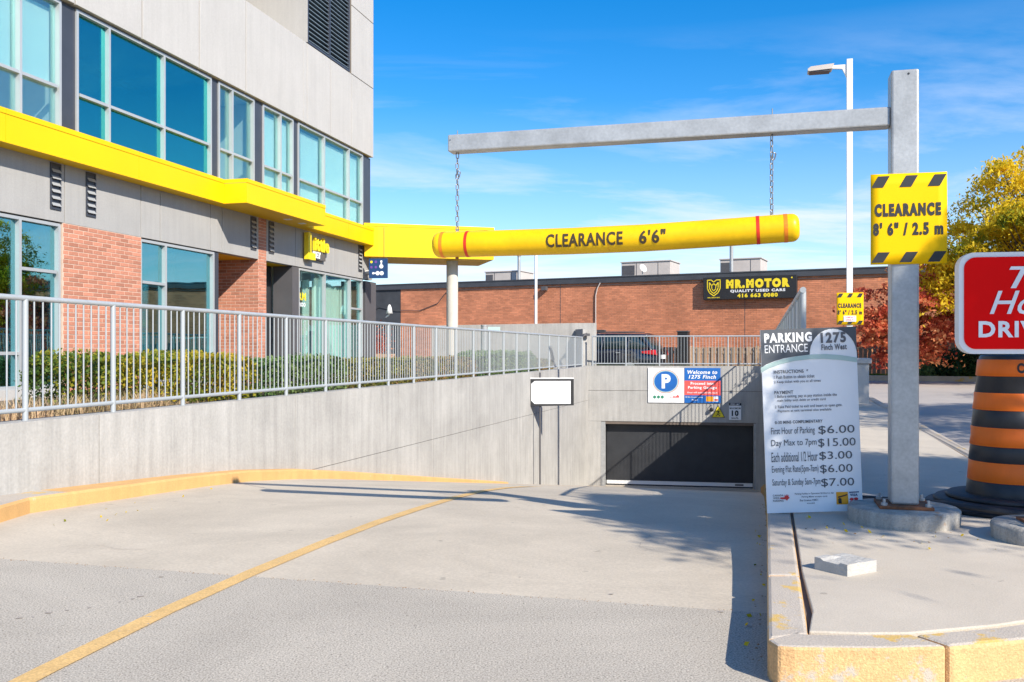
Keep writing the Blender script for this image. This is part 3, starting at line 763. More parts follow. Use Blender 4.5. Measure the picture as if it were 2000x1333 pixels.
# ---------------------------------------------------------------- clearance gantry: post, arm, chains, bar
G0 = Vector((-0.45, 6.72, 0)); GX = Vector((0.9659, -0.2588, 0)); GY = Vector((-0.2588, -0.9659, 0))  # GY faces the camera
ang_g = math.atan2(GX.y, GX.x)
pc = G0 + GX * 3.07
gan = thing('clearance_gantry', 'galvanized square post and long arm holding the yellow clearance bar over the driveway', 'gantry', (pc.x, pc.y, 0.25), ang_g)
# local: x along the arm (arm goes to -x), -y faces the camera, z up from the footing
def rbox(b, x0, x1, y0, y1, z0, z1): b.box(x0, x1, y0, y1, z0, z1)
b = B(); rbox(b, -0.083, 0.083, -0.083, 0.083, 0.02, 2.785); p_ = b.build('post', 'galv', gan, bevel=0.014)
b = B(); b.tube([(0.02, -0.085, 2.755), (0.02, -0.080, 2.755)], 0.007, 10); b.build('hole', 'black_print', p_)
b = B(); rbox(b, -3.07, -0.083, -0.061, 0.061, 2.438, 2.56); arm = b.build('arm', 'galv', gan, bevel=0.010)
b = B(); b.tube([(-3.05, -0.063, 2.52), (-3.05, -0.058, 2.52)], 0.006, 8); b.tube([(-3.015, 0, 2.55), (-3.015, 0, 2.60)], 0.004, 6); b.tube([(-0.81, 0, 2.55), (-0.81, 0, 2.61)], 0.004, 6); b.build('bolt', 'chain_metal', arm)
b = B(); b.box(-0.16, 0.16, -0.16, 0.16, 0.0, 0.02); bp_ = b.build('base_plate', 'rust', gan, bevel=0.004)
for sx in (-1, 1):
    for sy in (-1, 1):
        b = B(); b.lathe([(0.02, 0.02), (0.02, 0.036), (0.009, 0.036), (0.009, 0.06)], 6, cx=sx * 0.13, cy=sy * 0.13, smooth=False); b.build('anchor_bolt', 'galv', bp_)
b = B(); b.lathe([(0.335, 0.0), (0.338, 0.09), (0.325, 0.1), (0.0, 0.101)], 48, cx=0, cy=0)
o = b.build('post_footing', 'footing'); o.location = (pc.x, pc.y, 0.149)
props(o, 'round rust streaked concrete footing under the galvanized clearance post', 'footing')

TR = 0.0935
def bar_axis(a):
    zc = interp(a, [(-0.2, 2.022), (0.9, 2.020), (1.4, 2.026), (1.9, 2.043), (2.6, 2.071)])
    return G0 + GX * a + Vector((0, 0, zc))
a0, a1 = -0.124, 2.433
br = thing('clearance_bar', 'yellow plastic clearance tube with black lettering hanging on two chains over the driveway', 'clearance bar', tuple(bar_axis(1.15)))
b = B(); pts = []; rr = []
for k in range(7):
    t = R(90 * k / 6); pts.append(bar_axis(a0 + 0.045 * (1 - math.sin(t)))); rr.append(max(TR * (1 - 0.45 * (1 - math.sin(t)) ** 2.2), 0.01))
pts = []; rr = []
for k in range(8):
    t = R(90 * k / 7); pts.append(bar_axis(a0 + 0.05 * (1 - math.cos(t)))); rr.append(max(TR - 0.05 + 0.05 * math.sin(t), 0.01))
for k in range(1, 30): pts.append(bar_axis(a0 + 0.05 + (a1 - a0 - 0.1) * k / 30)); rr.append(TR)
for k in range(8):
    t = R(90 * k / 7); pts.append(bar_axis(a1 - 0.05 + 0.05 * math.sin(t))); rr.append(max(TR - 0.05 + 0.05 * math.cos(t), 0.01))
b.tube(pts, rr, 40); b.build('tube', 'yellow_plastic', br, world=True)
for a_, w_, m_ in ((-0.048, 0.024, 'orange_tape'), (0.14, 0.022, 'red_tape'), (2.168, 0.022, 'red_tape'), (2.345, 0.024, 'orange_tape')):
    b = B(); b.tube([bar_axis(a_ - w_ / 2), bar_axis(a_ + w_ / 2)], TR + 0.0015, 40, caps=False); b.build('tape_band', m_, br, world=True)
def on_bar(a, h, e=0.003):
    th = h / TR; c = bar_axis(a); return c + GY * ((TR + e) * math.cos(th)) + Vector((0, 0, (TR + e) * math.sin(th)))
b = B()
put(b, 'CLEARANCE', 0.736, 1.274, -0.052, 0.043, on_bar, bold=0.03, cut=('y', 14))
b.build('lettering', 'dark_letter', br, world=True); b = B()
put(b, "6'6\"", 1.387, 1.565, -0.052, 0.043, on_bar, bold=0.03, cut=('y', 14))
b.build('lettering', 'dark_letter', br, world=True)
b = B(); b.tube([bar_axis(0.052) + Vector((0, 0, -TR - 0.012)), bar_axis(0.052) + Vector((0, 0, -TR + 0.01))], 0.014, 6); b.build('bolt', 'rust', br, world=True)
b = B()                                                  # seam of the tube
k = len(b.v)
for i in range(12):
    h = (-0.6 + 1.5 * i / 11 - 0.5) * TR; p = on_bar(1.17 + 0.006 * math.sin(i * 2.1), h, 0.0012); q = on_bar(1.173 + 0.006 * math.sin(i * 2.1), h, 0.0012); b.v += [tuple(p), tuple(q)]
for i in range(11): b.face([k + 2 * i, k + 2 * i + 1, k + 2 * i + 3, k + 2 * i + 2])
b.build('scratch', 'print_orange', br, world=True)

def chain(a, label):
    top = G0 + GX * a + Vector((0, 0, 2.69)); bot = bar_axis(a) + Vector((0, 0, TR))
    Lc = top.z - bot.z; ln = 0.047; pitch = ln - 0.0095; n = int(Lc / pitch)
    root = thing('chain', label, 'chain', tuple(bot), ang_g)
    b = B(); pts = []
    for k in range(16):
        t = 2 * math.pi * k / 16; pts.append((0.0105 * math.cos(t), 0, (0.0 + (ln / 2 - 0.0125) * (1 if math.sin(t) > 0 else -1)) + 0.0105 * math.sin(t)))
    b.tube(pts, 0.0036, 6, closed=True); lk = None
    for i in range(n + 1):
        zc = (i + 0.4) * (Lc / n)
        if zc > Lc + 0.02: break
        r = (0, 0, R(40 + 90 * (i % 2) + random.uniform(-8, 8)))
        q = b.build('link', 'chain_metal', root) if lk is None else copy_of(lk, root)
        lk = lk or q; q.location = (random.uniform(-0.001, 0.001), 0, zc); q.rotation_euler = r
    b = B(); b.lathe([(0.006, -0.02), (0.006, 0.02)], 8); q = b.build('eye_bolt', 'chain_metal', root)
    q = copy_of(lk, root, (0.012, -0.012, Lc * 0.72), (1.1, 1.1, 1.1), (0.3, 0.2, 0.4))
chain(0.054, 'short steel chain holding the left end of the yellow clearance tube')
chain(2.256, 'short steel chain holding the right end of the yellow clearance tube')

def haz_sign(name, label, root_loc, rz, w, h, sticker=False, group=None):
    """yellow clearance notice; local x right, z up, -y front"""
    t = thing(name, label, 'sign', root_loc, rz)
    b = B(); nx = 8                                      # the thin plate bows a little
    bow = lambda x, z: 0.006 * math.sin(x / w * 3.0 + 0.4) + 0.004 * math.cos(z / h * 6)
    for j in range(nx + 1):
        for i in range(nx + 1):
            x, z = -w / 2 + w * i / nx, h * j / nx; b.v.append((x, bow(x, z), z))
    off = len(b.v)
    for j in range(nx + 1):
        for i in range(nx + 1):
            x, z = -w / 2 + w * i / nx, h * j / nx; b.v.append((x, bow(x, z) + 0.004, z))
    g = lambda i, j: j * (nx + 1) + i
    for j in range(nx):
        for i in range(nx):
            b.face([g(i, j), g(i + 1, j), g(i + 1, j + 1), g(i, j + 1)], 0, True); b.face([off + g(i, j), off + g(i, j + 1), off + g(i + 1, j + 1), off + g(i + 1, j)], 0, True)
    for i in range(nx):
        for a, c in ((g(i, 0), g(i + 1, 0)), (g(i + 1, nx), g(i, nx)), (g(0, i + 1), g(0, i)), (g(nx, i), g(nx, i + 1))): b.face([a, off + a, off + c, c])
    b.build('plate', 'sign_yellow', t)
    fn = lambda x, z: (x, bow(x, z) - 0.003, z)
    for zb, zt in ((h - 0.075 * h / 0.577 - 0.012, h - 0.014), (0.012, 0.012 + 0.065 * h / 0.577)):
        for x0 in (-0.49, -0.12, 0.25):
            xa = x0 * w; ww = 0.155 * w
            b = B(); flat(b, [(xa, zb), (xa + ww, zb), (xa + ww + 0.09 * w, zt), (xa + 0.09 * w, zt)], fn)
            b.build('hazard_stripe', 'black_print', t)
    b = B()
    put(b, 'CLEARANCE', -0.45 * w, 0.42 * w, 0.525 * h, 0.67 * h, fn, bold=0.07)
    b.build('lettering', 'black_print', t); b = B()
    put(b, "8' 6\" / 2.5 m", -0.47 * w, 0.45 * w, 0.315 * h, 0.46 * h, fn, bold=0.055)
    b.build('lettering', 'black_print', t)
    if sticker:
        b = B(); b.box(-0.24 * w, 0.22 * w, -0.012, -0.006, 0.10 * h, 0.28 * h); q = b.build('sticker', 'print_white', t)
        b = B(); put(b, 'COMPACT', -0.2 * w, 0.18 * w, 0.21 * h, 0.26 * h, lambda x, z: (x, -0.014, z), bold=0.02); put(b, 'ONLY', -0.16 * w, 0.14 * w, 0.12 * h, 0.18 * h, lambda x, z: (x, -0.014, z), bold=0.03)
        b.build('lettering', 'print_pale_red', q)
    return t
sp = pc + GX * 0.018 + GY * 0.098
haz_sign('clearance_sign', 'large yellow clearance notice with black stripes on the galvanized post', (sp.x, sp.y, 1.797), ang_g + R(1.0), 0.452, 0.575)

# ---------------------------------------------------------------- parking price board
bd = thing('price_board', 'white and slate parking entrance price board standing on the sidewalk corner', 'sign', (1.718, 6.2, 0.153), R(-2.5), tilt=(0, R(-2.2)))
BW, BH = 0.634, 1.235
b = B(); b.box(0, BW, 0, 0.012, 0, BH); b.build('panel', 'board_white', bd, bevel=0.002)
b = B(); b.box(0.1, 0.14, 0.014, 0.04, 0.0, 1.1); b.box(BW - 0.14, BW - 0.1, 0.014, 0.04, 0.0, 1.1); b.box(0.1, BW - 0.1, 0.04, 0.07, 0.5, 0.56)
b.tube([(0.12, 0.05, 0.9), (0.12, 0.42, 0.02)], 0.012, 8); b.tube([(BW - 0.12, 0.05, 0.9), (BW - 0.12, 0.42, 0.02)], 0.012, 8)
b.build('stand', 'wood_old', bd)
def zb(x, y):     # reading of the printed layout -> metres on the board
    t = (y - 85) / 1180.0; xl = 68 + 60 * t; xr = 681 + 34 * t
    u_ = (x - xl) / (xr - xl); top = 100 - 30 * u_; return (u_ * BW, BH * (1 - (y - top) / (1268 - 6 * u_ - top)))
fb = lambda e: (lambda x, z: (x, -e, z))
b = B()
arc = [zb(x, y) for x, y in ((74, 338), (110, 318), (160, 297), (220, 279), (290, 266), (385, 254), (388, 250))]
dome = [zb(385 + 300 * (1 - math.cos(R(k * 10))) / 2, 252 - 168 * math.sin(R(k * 10)) + 4 * k / 18) for k in range(0, 19)]
tl_, tr_ = (0.0, BH), (BW, BH)
poly = [(0.0, zb(74, 338)[1])] + arc[1:-1]
flat(b, [(0.0, arc[0][1])] + arc[1:-1] + [dome[0]] + dome[1:10] + [(dome[9][0], BH), (0, BH)], fb(0.0025))
flat(b, dome[9:] + [(BW, dome[-1][1]), (BW, BH), (dome[9][0], BH)], fb(0.0025))
b.build('header', 'board_slate', bd)
b = B(); up_ = [(74, 340), (130, 312), (200, 288), (290, 268), (390, 254), (480, 250), (580, 256), (684, 272)]
lo_ = [(76, 372), (130, 342), (200, 316), (290, 295), (390, 283), (480, 281), (580, 288), (685, 302)]
for i in range(7):
    flat(b, [zb(*lo_[i]), zb(*lo_[i + 1]), zb(*up_[i + 1]), zb(*up_[i])], fb(0.0035))
b.build('stripe', 'board_mint', bd)
def bt(lst, m, name='lettering', e=0.0045):
    for s, x0, x1, y0, y1, bold in lst:
        b = B()
        (ax, ay), (cx, cy) = zb(x0, y1), zb(x1, y0)
        sl = (zb(x1, (y0 + y1) / 2)[1] - zb(x0, (y0 + y1) / 2)[1]) / (cx - ax)
        ay2 = zb(x0, y1)[1]; h_ = zb(x0, y0)[1] - ay2
        put(b, s, ax, cx, 0, h_, lambda x, z, ax=ax, ay2=ay2, sl=sl: (x, -e, ay2 + z), bold=bold)
        b.build(name, m, bd)
bt([('PARKING', 95, 398, 122, 184, 0.05), ('ENTRANCE', 99, 372, 196, 248, 0.0)], 'print_white')
bt([('1275', 456, 615, 112, 182, 0.045), ('Finch West', 460, 620, 188, 226, 0.03), ('INSTRUCTIONS  *', 158, 375, 355, 378, 0.02), ('PAYMENT', 163, 281, 488, 509, 0.02),
    ('0-30 MINS COMPLIMENTARY', 169, 466, 679, 699, 0.025)], 'print_grey')
bt([('1 Push Button to obtain ticket', 160, 415, 390, 411, 0.012), ('2 Keep ticket with you at all times', 161, 455, 422, 444, 0.012),
    ('1 Before exiting, pay at pay station inside the', 167, 556, 514, 538, 0.012), ('main lobby with debit or credit card', 182, 485, 541, 562, 0.012),
    ('2 Take Paid ticket to exit and insert to open gate.', 168, 590, 581, 604, 0.012), ('Payment at exit terminal also available', 186, 522, 608, 628, 0.012),
    ('Parking Facility in Operation 24 Hours a day', 296, 535, 1140, 1154, 0.012), ('Parking Meter accepts cards', 338, 495, 1160, 1173, 0.012), ('Bus License 43871', 327, 438, 1181, 1194, 0.012),
    ('416 663', 372, 418, 1202, 1212, 0.012)], 'print_grey')
bt([('First Hour of Parking', 146, 417, 722, 778, 0.0), ('$6.00', 441, 665, 712, 770, 0.0), ('Day Max to 7pm', 148, 428, 800, 852, 0.0), ('$15.00', 440, 671, 794, 853, 0.0),
    ('Each additional 1/2 Hour', 150, 434, 880, 942, 0.0), ('$3.00', 447, 649, 878, 935, 0.0), ('Evening Flat Rate(5pm-7am)', 154, 440, 966, 1022, 0.0), ('$6.00', 452, 651, 962, 1020, 0.0),
    ('Saturday & Sunday 5am-7pm', 157, 452, 1050, 1104, 0.0), ('$7.00', 459, 660, 1050, 1108, 0.0)], 'board_slate')
bt([('CANADA', 160, 225, 1148, 1160, 0.02), ('WIDE', 162, 200, 1165, 1177, 0.02), ('PARKING', 162, 226, 1182, 1194, 0.02)], 'print_grey')
b = B(); xa = zb(205, 1185)
flat(b, [zb(205, 1166), zb(232, 1166), zb(232, 1148), zb(240, 1158), zb(247, 1146), zb(252, 1158), zb(258, 1148), zb(256, 1162), zb(264, 1170), zb(252, 1180), zb(248, 1188), zb(236, 1178), zb(205, 1176)][::-1], fb(0.005))
b.build('emblem', 'print_red', bd)
b = B(); flat(b, [zb(553, 1218), zb(626, 1218), zb(622, 1138), zb(550, 1138)], fb(0.003)); b.build('icon', 'print_orange', bd)
b = B(); flat(b, [zb(560, 1168), zb(618, 1152), zb(619, 1159), zb(562, 1176)][::-1], fb(0.006)); flat(b, [zb(564, 1212), zb(584, 1212), zb(582, 1182), zb(572, 1174), zb(562, 1184)], fb(0.006)); b.build('icon_detail', 'black_print', bd)
b = B(); flat(b, [zb(630, 1146), zb(690, 1143), zb(690, 1136), zb(630, 1138)], fb(0.003)); put(b, 'VISA', *[v for v in (zb(635, 1170)[0], zb(682, 1170)[0], zb(635, 1167)[1], zb(635, 1150)[1])], fb(0.004), bold=0.04); b.build('card_logo', 'print_navy', bd)
b = B()
for cx_, cy_ in ((645, 1186), (672, 1184), (646, 1207), (673, 1205)):
    x_, z_ = zb(cx_, cy_); flat(b, disc(x_, z_, 0.014, 0.010, 14), fb(0.003 + 0.0006 * (cx_ > 660)))
b.build('card_logo', 'print_red', bd)

# ---------------------------------------------------------------- construction barrel
bx, by = 3.50, 6.45
br_ = thing('traffic_barrel', 'orange and black striped construction barrel standing beside the galvanized post', 'traffic barrel', (bx, by, 0.15))
prof = [(0.292, 0.075), (0.293, 0.10), (0.285, 0.19), (0.278, 0.198), (0.270, 0.33), (0.276, 0.338), (0.262, 0.46), (0.256, 0.468), (0.252, 0.56), (0.258, 0.57), (0.246, 0.69), (0.240, 0.698),
        (0.232, 0.80), (0.237, 0.808), (0.221, 0.92), (0.224, 0.925), (0.213, 1.035), (0.208, 1.042), (0.207, 1.055), (0.196, 1.068), (0.15, 1.07), (0.12, 1.068), (0.0, 1.068)]
b = B(); b.lathe(prof, 48); b.build('body', 'barrel_black', br_)
def rad(z):
    pts_ = [p for p in prof]; return interp(z, [(q[1], q[0]) for q in prof[:17]])
for z0, z1 in ((0.195, 0.332), (0.440, 0.570), (0.688, 0.808), (0.922, 1.038)):
    b = B(); zs = [z0, z0 + 0.004, (z0 + z1) / 2, z1 - 0.004, z1]
    b.lathe([(rad(z0) + 0.001, z0)] + [(max(rad(z), 0) + 0.006, z) for z in zs[1:-1]] + [(rad(z1) + 0.001, z1)], 48); b.build('reflective_band', 'barrel_orange', br_)
def on_barrel(a, z): return ((rad(z) + 0.009) * math.cos(a), (rad(z) + 0.009) * math.sin(a), z)
b = B(); put(b, 'CI', R(-111), R(-95), 0.945, 1.015, lambda a, z: on_barrel(a, z), bold=0.05, cut=('x', 14)); b.build('lettering', 'black_print', br_)
for k, (rr_, z0, h_) in enumerate(((0.56, 0.0, 0.035), (0.50, 0.036, 0.03), (0.42, 0.067, 0.03))):
    b = B(); b.lathe([(0.30, z0), (rr_, z0), (rr_ + 0.008, z0 + h_ * 0.5), (rr_ - 0.01, z0 + h_), (0.26, z0 + h_ + 0.004)], 48); b.build('rubber_base', 'rubber', br_)
b = B(); b.tube([(1.95, 6.9, 0.165), (2.3, 6.72, 0.17), (2.55, 6.55, 0.18), (2.8, 6.35, 0.215), (3.1, 6.02, 0.21), (3.45, 5.84, 0.18), (3.9, 5.95, 0.172), (4.2, 6.3, 0.168)], 0.020, 10)
b.tube([(1.95, 6.98, 0.165), (2.4, 6.86, 0.167), (2.75, 6.60, 0.178), (2.95, 6.28, 0.205)], 0.020, 10)
o = b.build('rubber_hose', 'rubber'); props(o, 'black rubber hose lying behind the post footing and round the barrel base', 'hose'); recentre(o, (2.3, 6.72, 0.15))

# ---------------------------------------------------------------- red drive-through sign
rs = thing('drive_thru_sign', 'red rounded coffee shop drive through sign with white border at the right edge', 'sign', (3.117, 5.33, 0.245), R(-10))
SW, SZ0, SZ1 = 1.02, 0.985, 1.575
def rrect(x0, x1, z0, z1, r, n=8):
    out = []
    for cx, cz, a in ((x1 - r, z0 + r, -90), (x1 - r, z1 - r, 0), (x0 + r, z1 - r, 90), (x0 + r, z0 + r, 180)):
        for k in range(n + 1): t = R(a + 90 * k / n); out.append((cx + r * math.cos(t), cz + r * math.sin(t)))
    return out
b = B(); b.profile(rrect(-SW / 2, SW / 2, SZ0, SZ1, 0.085), -0.04, 0.04); b.build('cabinet', 'white', rs)
b = B(); b.profile(rrect(-SW / 2 + 0.028, SW / 2 - 0.028, SZ0 + 0.028, SZ1 - 0.028, 0.065), -0.046, -0.038); b.build('face', 'red_face', rs)
b = B(); b.tube([(0, 0, 0.0), (0, 0, SZ0)], 0.045, 16); b.build('post', 'galv', rs)
b = B(); b.box(-0.14, 0.14, -0.14, 0.14, 0, 0.018); b.box(-0.15, -0.11, -0.15, -0.11, 0.018, 0.05); b.build('base_plate', 'rust', rs)
b = B(); b.tube([(-0.12, -0.12, 0.0), (-0.12, -0.12, 0.10)], 0.011, 8); b.build('anchor_bolt', 'rust', rs)
sf = lambda x, z: (x, -0.050, z)
b = B()
put(b, 'Tim', -0.24, 0.14, 1.365, 1.490, sf, shear=0.35, bold=0.008); put(b, 'Hortons', -0.345, 0.34, 1.215, 1.350, sf, shear=0.35, bold=0.008)
put(b, 'DRIVE-THRU', -0.405, 0.405, 1.080, 1.175, sf, bold=0.035)
b.build('lettering', 'print_white', rs)
b = B(); b.lathe([(0.30, 0.0), (0.305, 0.08), (0.295, 0.095), (0.0, 0.096)], 44); o = b.build('post_footing', 'footing'); o.location = (3.117, 5.35, 0.149)
props(o, 'round concrete footing under the red drive through sign, nearest the right edge', 'footing')

# ---------------------------------------------------------------- signs on the garage wall
# local frame for wall signs: x right along wall, -y front
def wsign(name, label, x, z, w, h, cat='sign'):
    p = GA + Gd * x + Gn * 0.02
    return thing(name, label, cat, (p.x, p.y, z), math.atan2(Gd.y, Gd.x))
t = wsign('parking_sign', 'wide parking welcome sign with a blue circle on the wall above the garage door', 1.90, -0.40, 2.24, 1.08)
b = B(); b.box(0, 1.12, -0.012, 0.012, 0, 1.10); b.build('panel', 'print_white', t)
fs = lambda e: (lambda x, z: (x, -e, z))
b = B(); flat(b, disc(0.55, 0.67, 0.41, 0.375), fs(0.014)); b.build('ring', 'print_pale_red', t)
b = B(); flat(b, disc(0.55, 0.67, 0.395, 0.36), fs(0.016)); b.build('ring', 'board_mint', t)
b = B(); flat(b, disc(0.55, 0.67, 0.36, 0.325), fs(0.018)); b.build('disc', 'print_blue', t)
b = B(); put(b, 'P', 0.42, 0.70, 0.45, 0.90, fs(0.020), bold=0.05); b.build('lettering', 'print_white', t)
b = B()
for k in range(3): flat(b, disc(0.20 + k * 0.12, 0.175, 0.05, 0.05, 16), fs(0.014))
b.build('icon', 'print_green', t)
b = B(); put(b, 'CANADA WIDE', 0.66, 0.82, 0.20, 0.23, fs(0.014)); put(b, 'PARKING', 0.66, 0.80, 0.15, 0.18, fs(0.014)); flat(b, [(0.78, 0.16), (0.97, 0.16), (0.97, 0.20), (0.92, 0.26), (0.87, 0.2), (0.78, 0.2)], fs(0.015)); b.build('emblem', 'print_pale_red', t)
b = B(); b.box(1.13, 2.24, -0.012, 0.012, 0.0, 1.10); b.build('panel', 'print_blue', t)
b = B(); flat(b, [(1.13, 0.245), (2.24, 0.245), (2.24, 0.70), (1.13, 0.70)], fs(0.015)); b.build('stripe', 'print_pale_red', t)
b = B(); put(b, 'Welcome to', 1.22, 2.14, 0.91, 1.03, fs(0.017), bold=0.03, shear=0.2); b.build('lettering', 'print_white', t); b = B(); put(b, '1275 Finch', 1.26, 2.10, 0.76, 0.88, fs(0.017), bold=0.03, shear=0.2)
b.build('lettering', 'print_white', t); b = B()
put(b, 'Proceed into', 1.32, 2.04, 0.57, 0.66, fs(0.019), bold=0.03); b.build('lettering', 'print_white', t); b = B(); put(b, 'Parking Garage', 1.24, 2.12, 0.42, 0.53, fs(0.019), bold=0.03); b.build('lettering', 'print_white', t); b = B(); put(b, 'Door will automatically open', 1.22, 2.14, 0.29, 0.35, fs(0.019), bold=0.02)
b.build('lettering', 'print_white', t); b = B()
put(b, '30 Min Complimentary', 1.16, 1.70, 0.155, 0.20, fs(0.017), bold=0.02); put(b, 'Parking', 1.36, 1.54, 0.06, 0.12, fs(0.017), bold=0.02); b.build('lettering', 'print_white', t)
b = B(); flat(b, [(1.80, 0.05), (2.02, 0.05), (2.02, 0.21), (1.80, 0.21)], fs(0.016)); b.build('icon', 'print_orange', t)
b = B(); flat(b, [(2.03, 0.05), (2.17, 0.05), (2.17, 0.21), (2.03, 0.21)], fs(0.016)); b.build('icon', 'print_white', t)
b = B(); flat(b, disc(2.08, 0.1, 0.035, 0.03, 12), fs(0.019)); flat(b, disc(2.13, 0.1, 0.035, 0.03, 12), fs(0.0195)); b.build('card_logo', 'print_red', t)
t = wsign('warning_sign', 'small yellow triangle low headroom warning sign over the garage door', 4.07, -0.85, 0.4, 0.36)
def tri(b, c, s, fn, m=0): flat(b, [(c[0] - s, c[1] - s * 0.55), (c[0] + s, c[1] - s * 0.55), (c[0], c[1] + s * 1.2)], fn, m)
b = B(); b.profile([(-0.205, 0), (0.205, 0), (0.0, 0.385)], -0.01, 0.012); b.build('panel', 'black_print', t)
b = B(); flat(b, [(-0.185, 0.012), (0.185, 0.012), (0.0, 0.36)], fs(0.012)); b.build('face', 'print_yellow', t)
b = B(); flat(b, disc(0.0, 0.185, 0.022, 0.022, 12), fs(0.014)); ribbon(b, [(-0.07, 0.20), (0.07, 0.20)], 0.016, fs(0.014)); ribbon(b, [(0.0, 0.17), (-0.01, 0.11), (0.045, 0.05)], 0.025, fs(0.014)); ribbon(b, [(-0.01, 0.11), (-0.06, 0.05)], 0.022, fs(0.014)); ribbon(b, [(0.0, 0.165), (0.055, 0.12)], 0.015, fs(0.014)); b.build('icon', 'black_print', t)
t = wsign('speed_sign', 'small white maximum ten speed sign over the right end of the garage door', 4.40, -0.92, 0.4, 0.5)
b = B(); b.box(0, 0.37, -0.01, 0.012, 0, 0.40); b.box(0, 0.37, -0.01, 0.012, 0.405, 0.53); b.build('panel', 'print_white', t)
b = B(); flat(b, [(0.0, 0.45), (0.37, 0.45), (0.37, 0.53), (0.0, 0.53)], fs(0.013)); put(b, 'MAXIMUM', 0.02, 0.35, 0.335, 0.39, fs(0.013), bold=0.02); put(b, '10', 0.08, 0.29, 0.12, 0.30, fs(0.013), bold=0.05); put(b, 'km/h', 0.08, 0.28, 0.03, 0.09, fs(0.013), bold=0.02); b.build('lettering', 'black_print', t)
b = B(); put(b, 'SPEED LIMIT', 0.04, 0.33, 0.465, 0.515, fs(0.015), bold=0.02); b.build('lettering', 'print_white', t)
p = GA + Gd * 3.86 + Gn * 0.0
t = thing('door_camera', 'tiny black dome camera on a stub under the parking welcome sign', 'camera', (p.x, p.y, -0.56), math.atan2(Gd.y, Gd.x))
b = B(); b.tube([(0, 0, 0.1), (0, -0.10, 0.1), (0, -0.10, 0.02)], 0.012, 8); b.build('bracket', 'dark_grey', t)
b = B(); b.lathe([(0.02, -0.11), (0.06, -0.07), (0.06, -0.01), (0.02, 0.02)], 16, cx=0, cy=-0.10); b.build('dome', 'black_print', t)

# blank white sign on a slim post at the foot of the left wall
t = thing('blank_sign', 'blank white sign with black frame on a slim grey post before the left wall', 'sign', (0.70, 23.0, -2.28), R(4))
b = B(); b.tube([(-0.0, 0, 0), (-0.0, 0, 2.98)], 0.022, 8); b.build('post', 'dark_grey', t)
b = B(); b.profile([(-0.29, 2.14), (0.84, 2.16), (0.84, 2.82), (-0.29, 2.82)], -0.06, -0.025); b.build('frame', 'black_print', t)
b = B(); b.profile([(-0.14, 2.20), (0.76, 2.20), (0.76, 2.77), (-0.14, 2.77), (-0.225, 2.70), (-0.225, 2.28)], -0.068, -0.061); b.build('panel', 'print_white', t)
b = B(); b.profile([(-0.29, 2.824), (0.84, 2.824), (0.84, 2.85), (-0.29, 2.85)], -0.07, 0.0); b.build('cap', 'white', t)


# ---------------------------------------------------------------- the mixed-use building on the left
# local frame: x = metres along the facade from its far corner towards the camera, y = outwards, z from the ground
bl = thing('corner_building', 'pale concrete, glass and brick building with the yellow canopy band on the left', 'building', (-3.83, 25.26, 0.5), math.atan2(-0.9689, -0.2476))
SH = (0, 0, -0.5)
def fb_(name, m, x0, x1, y0, y1, z0, z1, parent=None, bevel=0.0):
    return B().box(x0, x1, y0, y1, z0, z1).build(name, m, parent or bl, shift=SH, bevel=bevel)
END = 16.0
# white precast panels of the upper floors
rows = [(6.53, 8.40), (8.42, 10.18), (10.2, 12.0), (12.02, 14.0)]
cols = [0.0, 1.45, 2.68, 3.93, 6.63, 8.28, 9.96, 11.56, 13.2, 14.8, END]
first = None
for ri, (z0, z1) in enumerate(rows):
    for c0, c1 in zip(cols[:-1], cols[1:]):
        if 1.4 < c0 < 6.6 and ri in (1, 2): continue
        if ri == 0 and c0 == 3.93:
            fb_('precast_panel', 'white_precast', 3.942, 4.10, -0.12, 0.04, z0, z1, bevel=0.006); c0 = 4.10
        o = fb_('precast_panel', 'white_precast', c0 + 0.014, c1 - 0.014, -0.12, 0.04, z0, z1, bevel=0.006)
b = B()
for a0_, a1_, z0_, z1_ in ((0.03, END - 0.03, 6.56, 8.41), (0.03, 1.44, 8.41, 11.99), (6.64, END - 0.03, 8.41, 11.99), (0.03, END - 0.03, 12.01, 13.98)): b.box(a0_, a1_, -0.125, 0.022, z0_, z1_)
b.build('joint_caulk', 'caulk', bl, shift=SH)
b = B(); b.box(0.02, 1.57, -8, -0.13, 6.56, 13.9); b.box(6.63, END - 0.02, -8, -0.13, 6.56, 13.9); b.box(1.57, 6.63, -8, -0.13, 6.56, 8.37); b.box(1.57, 6.63, -8, -0.13, 11.99, 13.9)
b.box(1.57, 6.63, -8, -3.4, 8.37, 11.99); b.box(1.57, 3.86, -3.4, -0.30, 8.37, 11.99)
b.build('upper_core', 'panel_grey', bl, shift=SH)
fb_('roof', 'dark_flashing', -0.02, END + 0.02, -8, 0.08, 14.02, 14.2)
# louvred plant opening
lv = B(); lv.box(1.57, 1.62, -0.22, 0.045, 8.42, 11.98); lv.box(2.70, 2.76, -0.22, 0.045, 8.42, 11.98); lv.box(3.86, 3.895, -0.22, 0.045, 8.42, 11.98); lv.box(1.62, 3.86, -0.22, 0.043, 8.42, 8.47); lv.box(1.6, 3.88, -0.29, -0.23, 8.42, 11.98)
fb_('reveal', 'white_precast', 3.90, 3.93, -3.4, 0.035, 8.43, 11.98)
lvo = lv.build('louvre', 'dark_panel', bl, shift=SH)
sl = B(); sl.v = [(0, -0.16, 0.055), (0, 0.03, 0), (0, 0.03, 0.02), (0, -0.16, 0.075), (1.08, -0.16, 0.055), (1.08, 0.03, 0), (1.08, 0.03, 0.02), (1.08, -0.16, 0.075)]
for q in ((0, 1, 2, 3), (7, 6, 5, 4), (0, 4, 5, 1), (1, 5, 6, 2), (2, 6, 7, 3), (3, 7, 4, 0)): sl.face(q)
s0_ = None
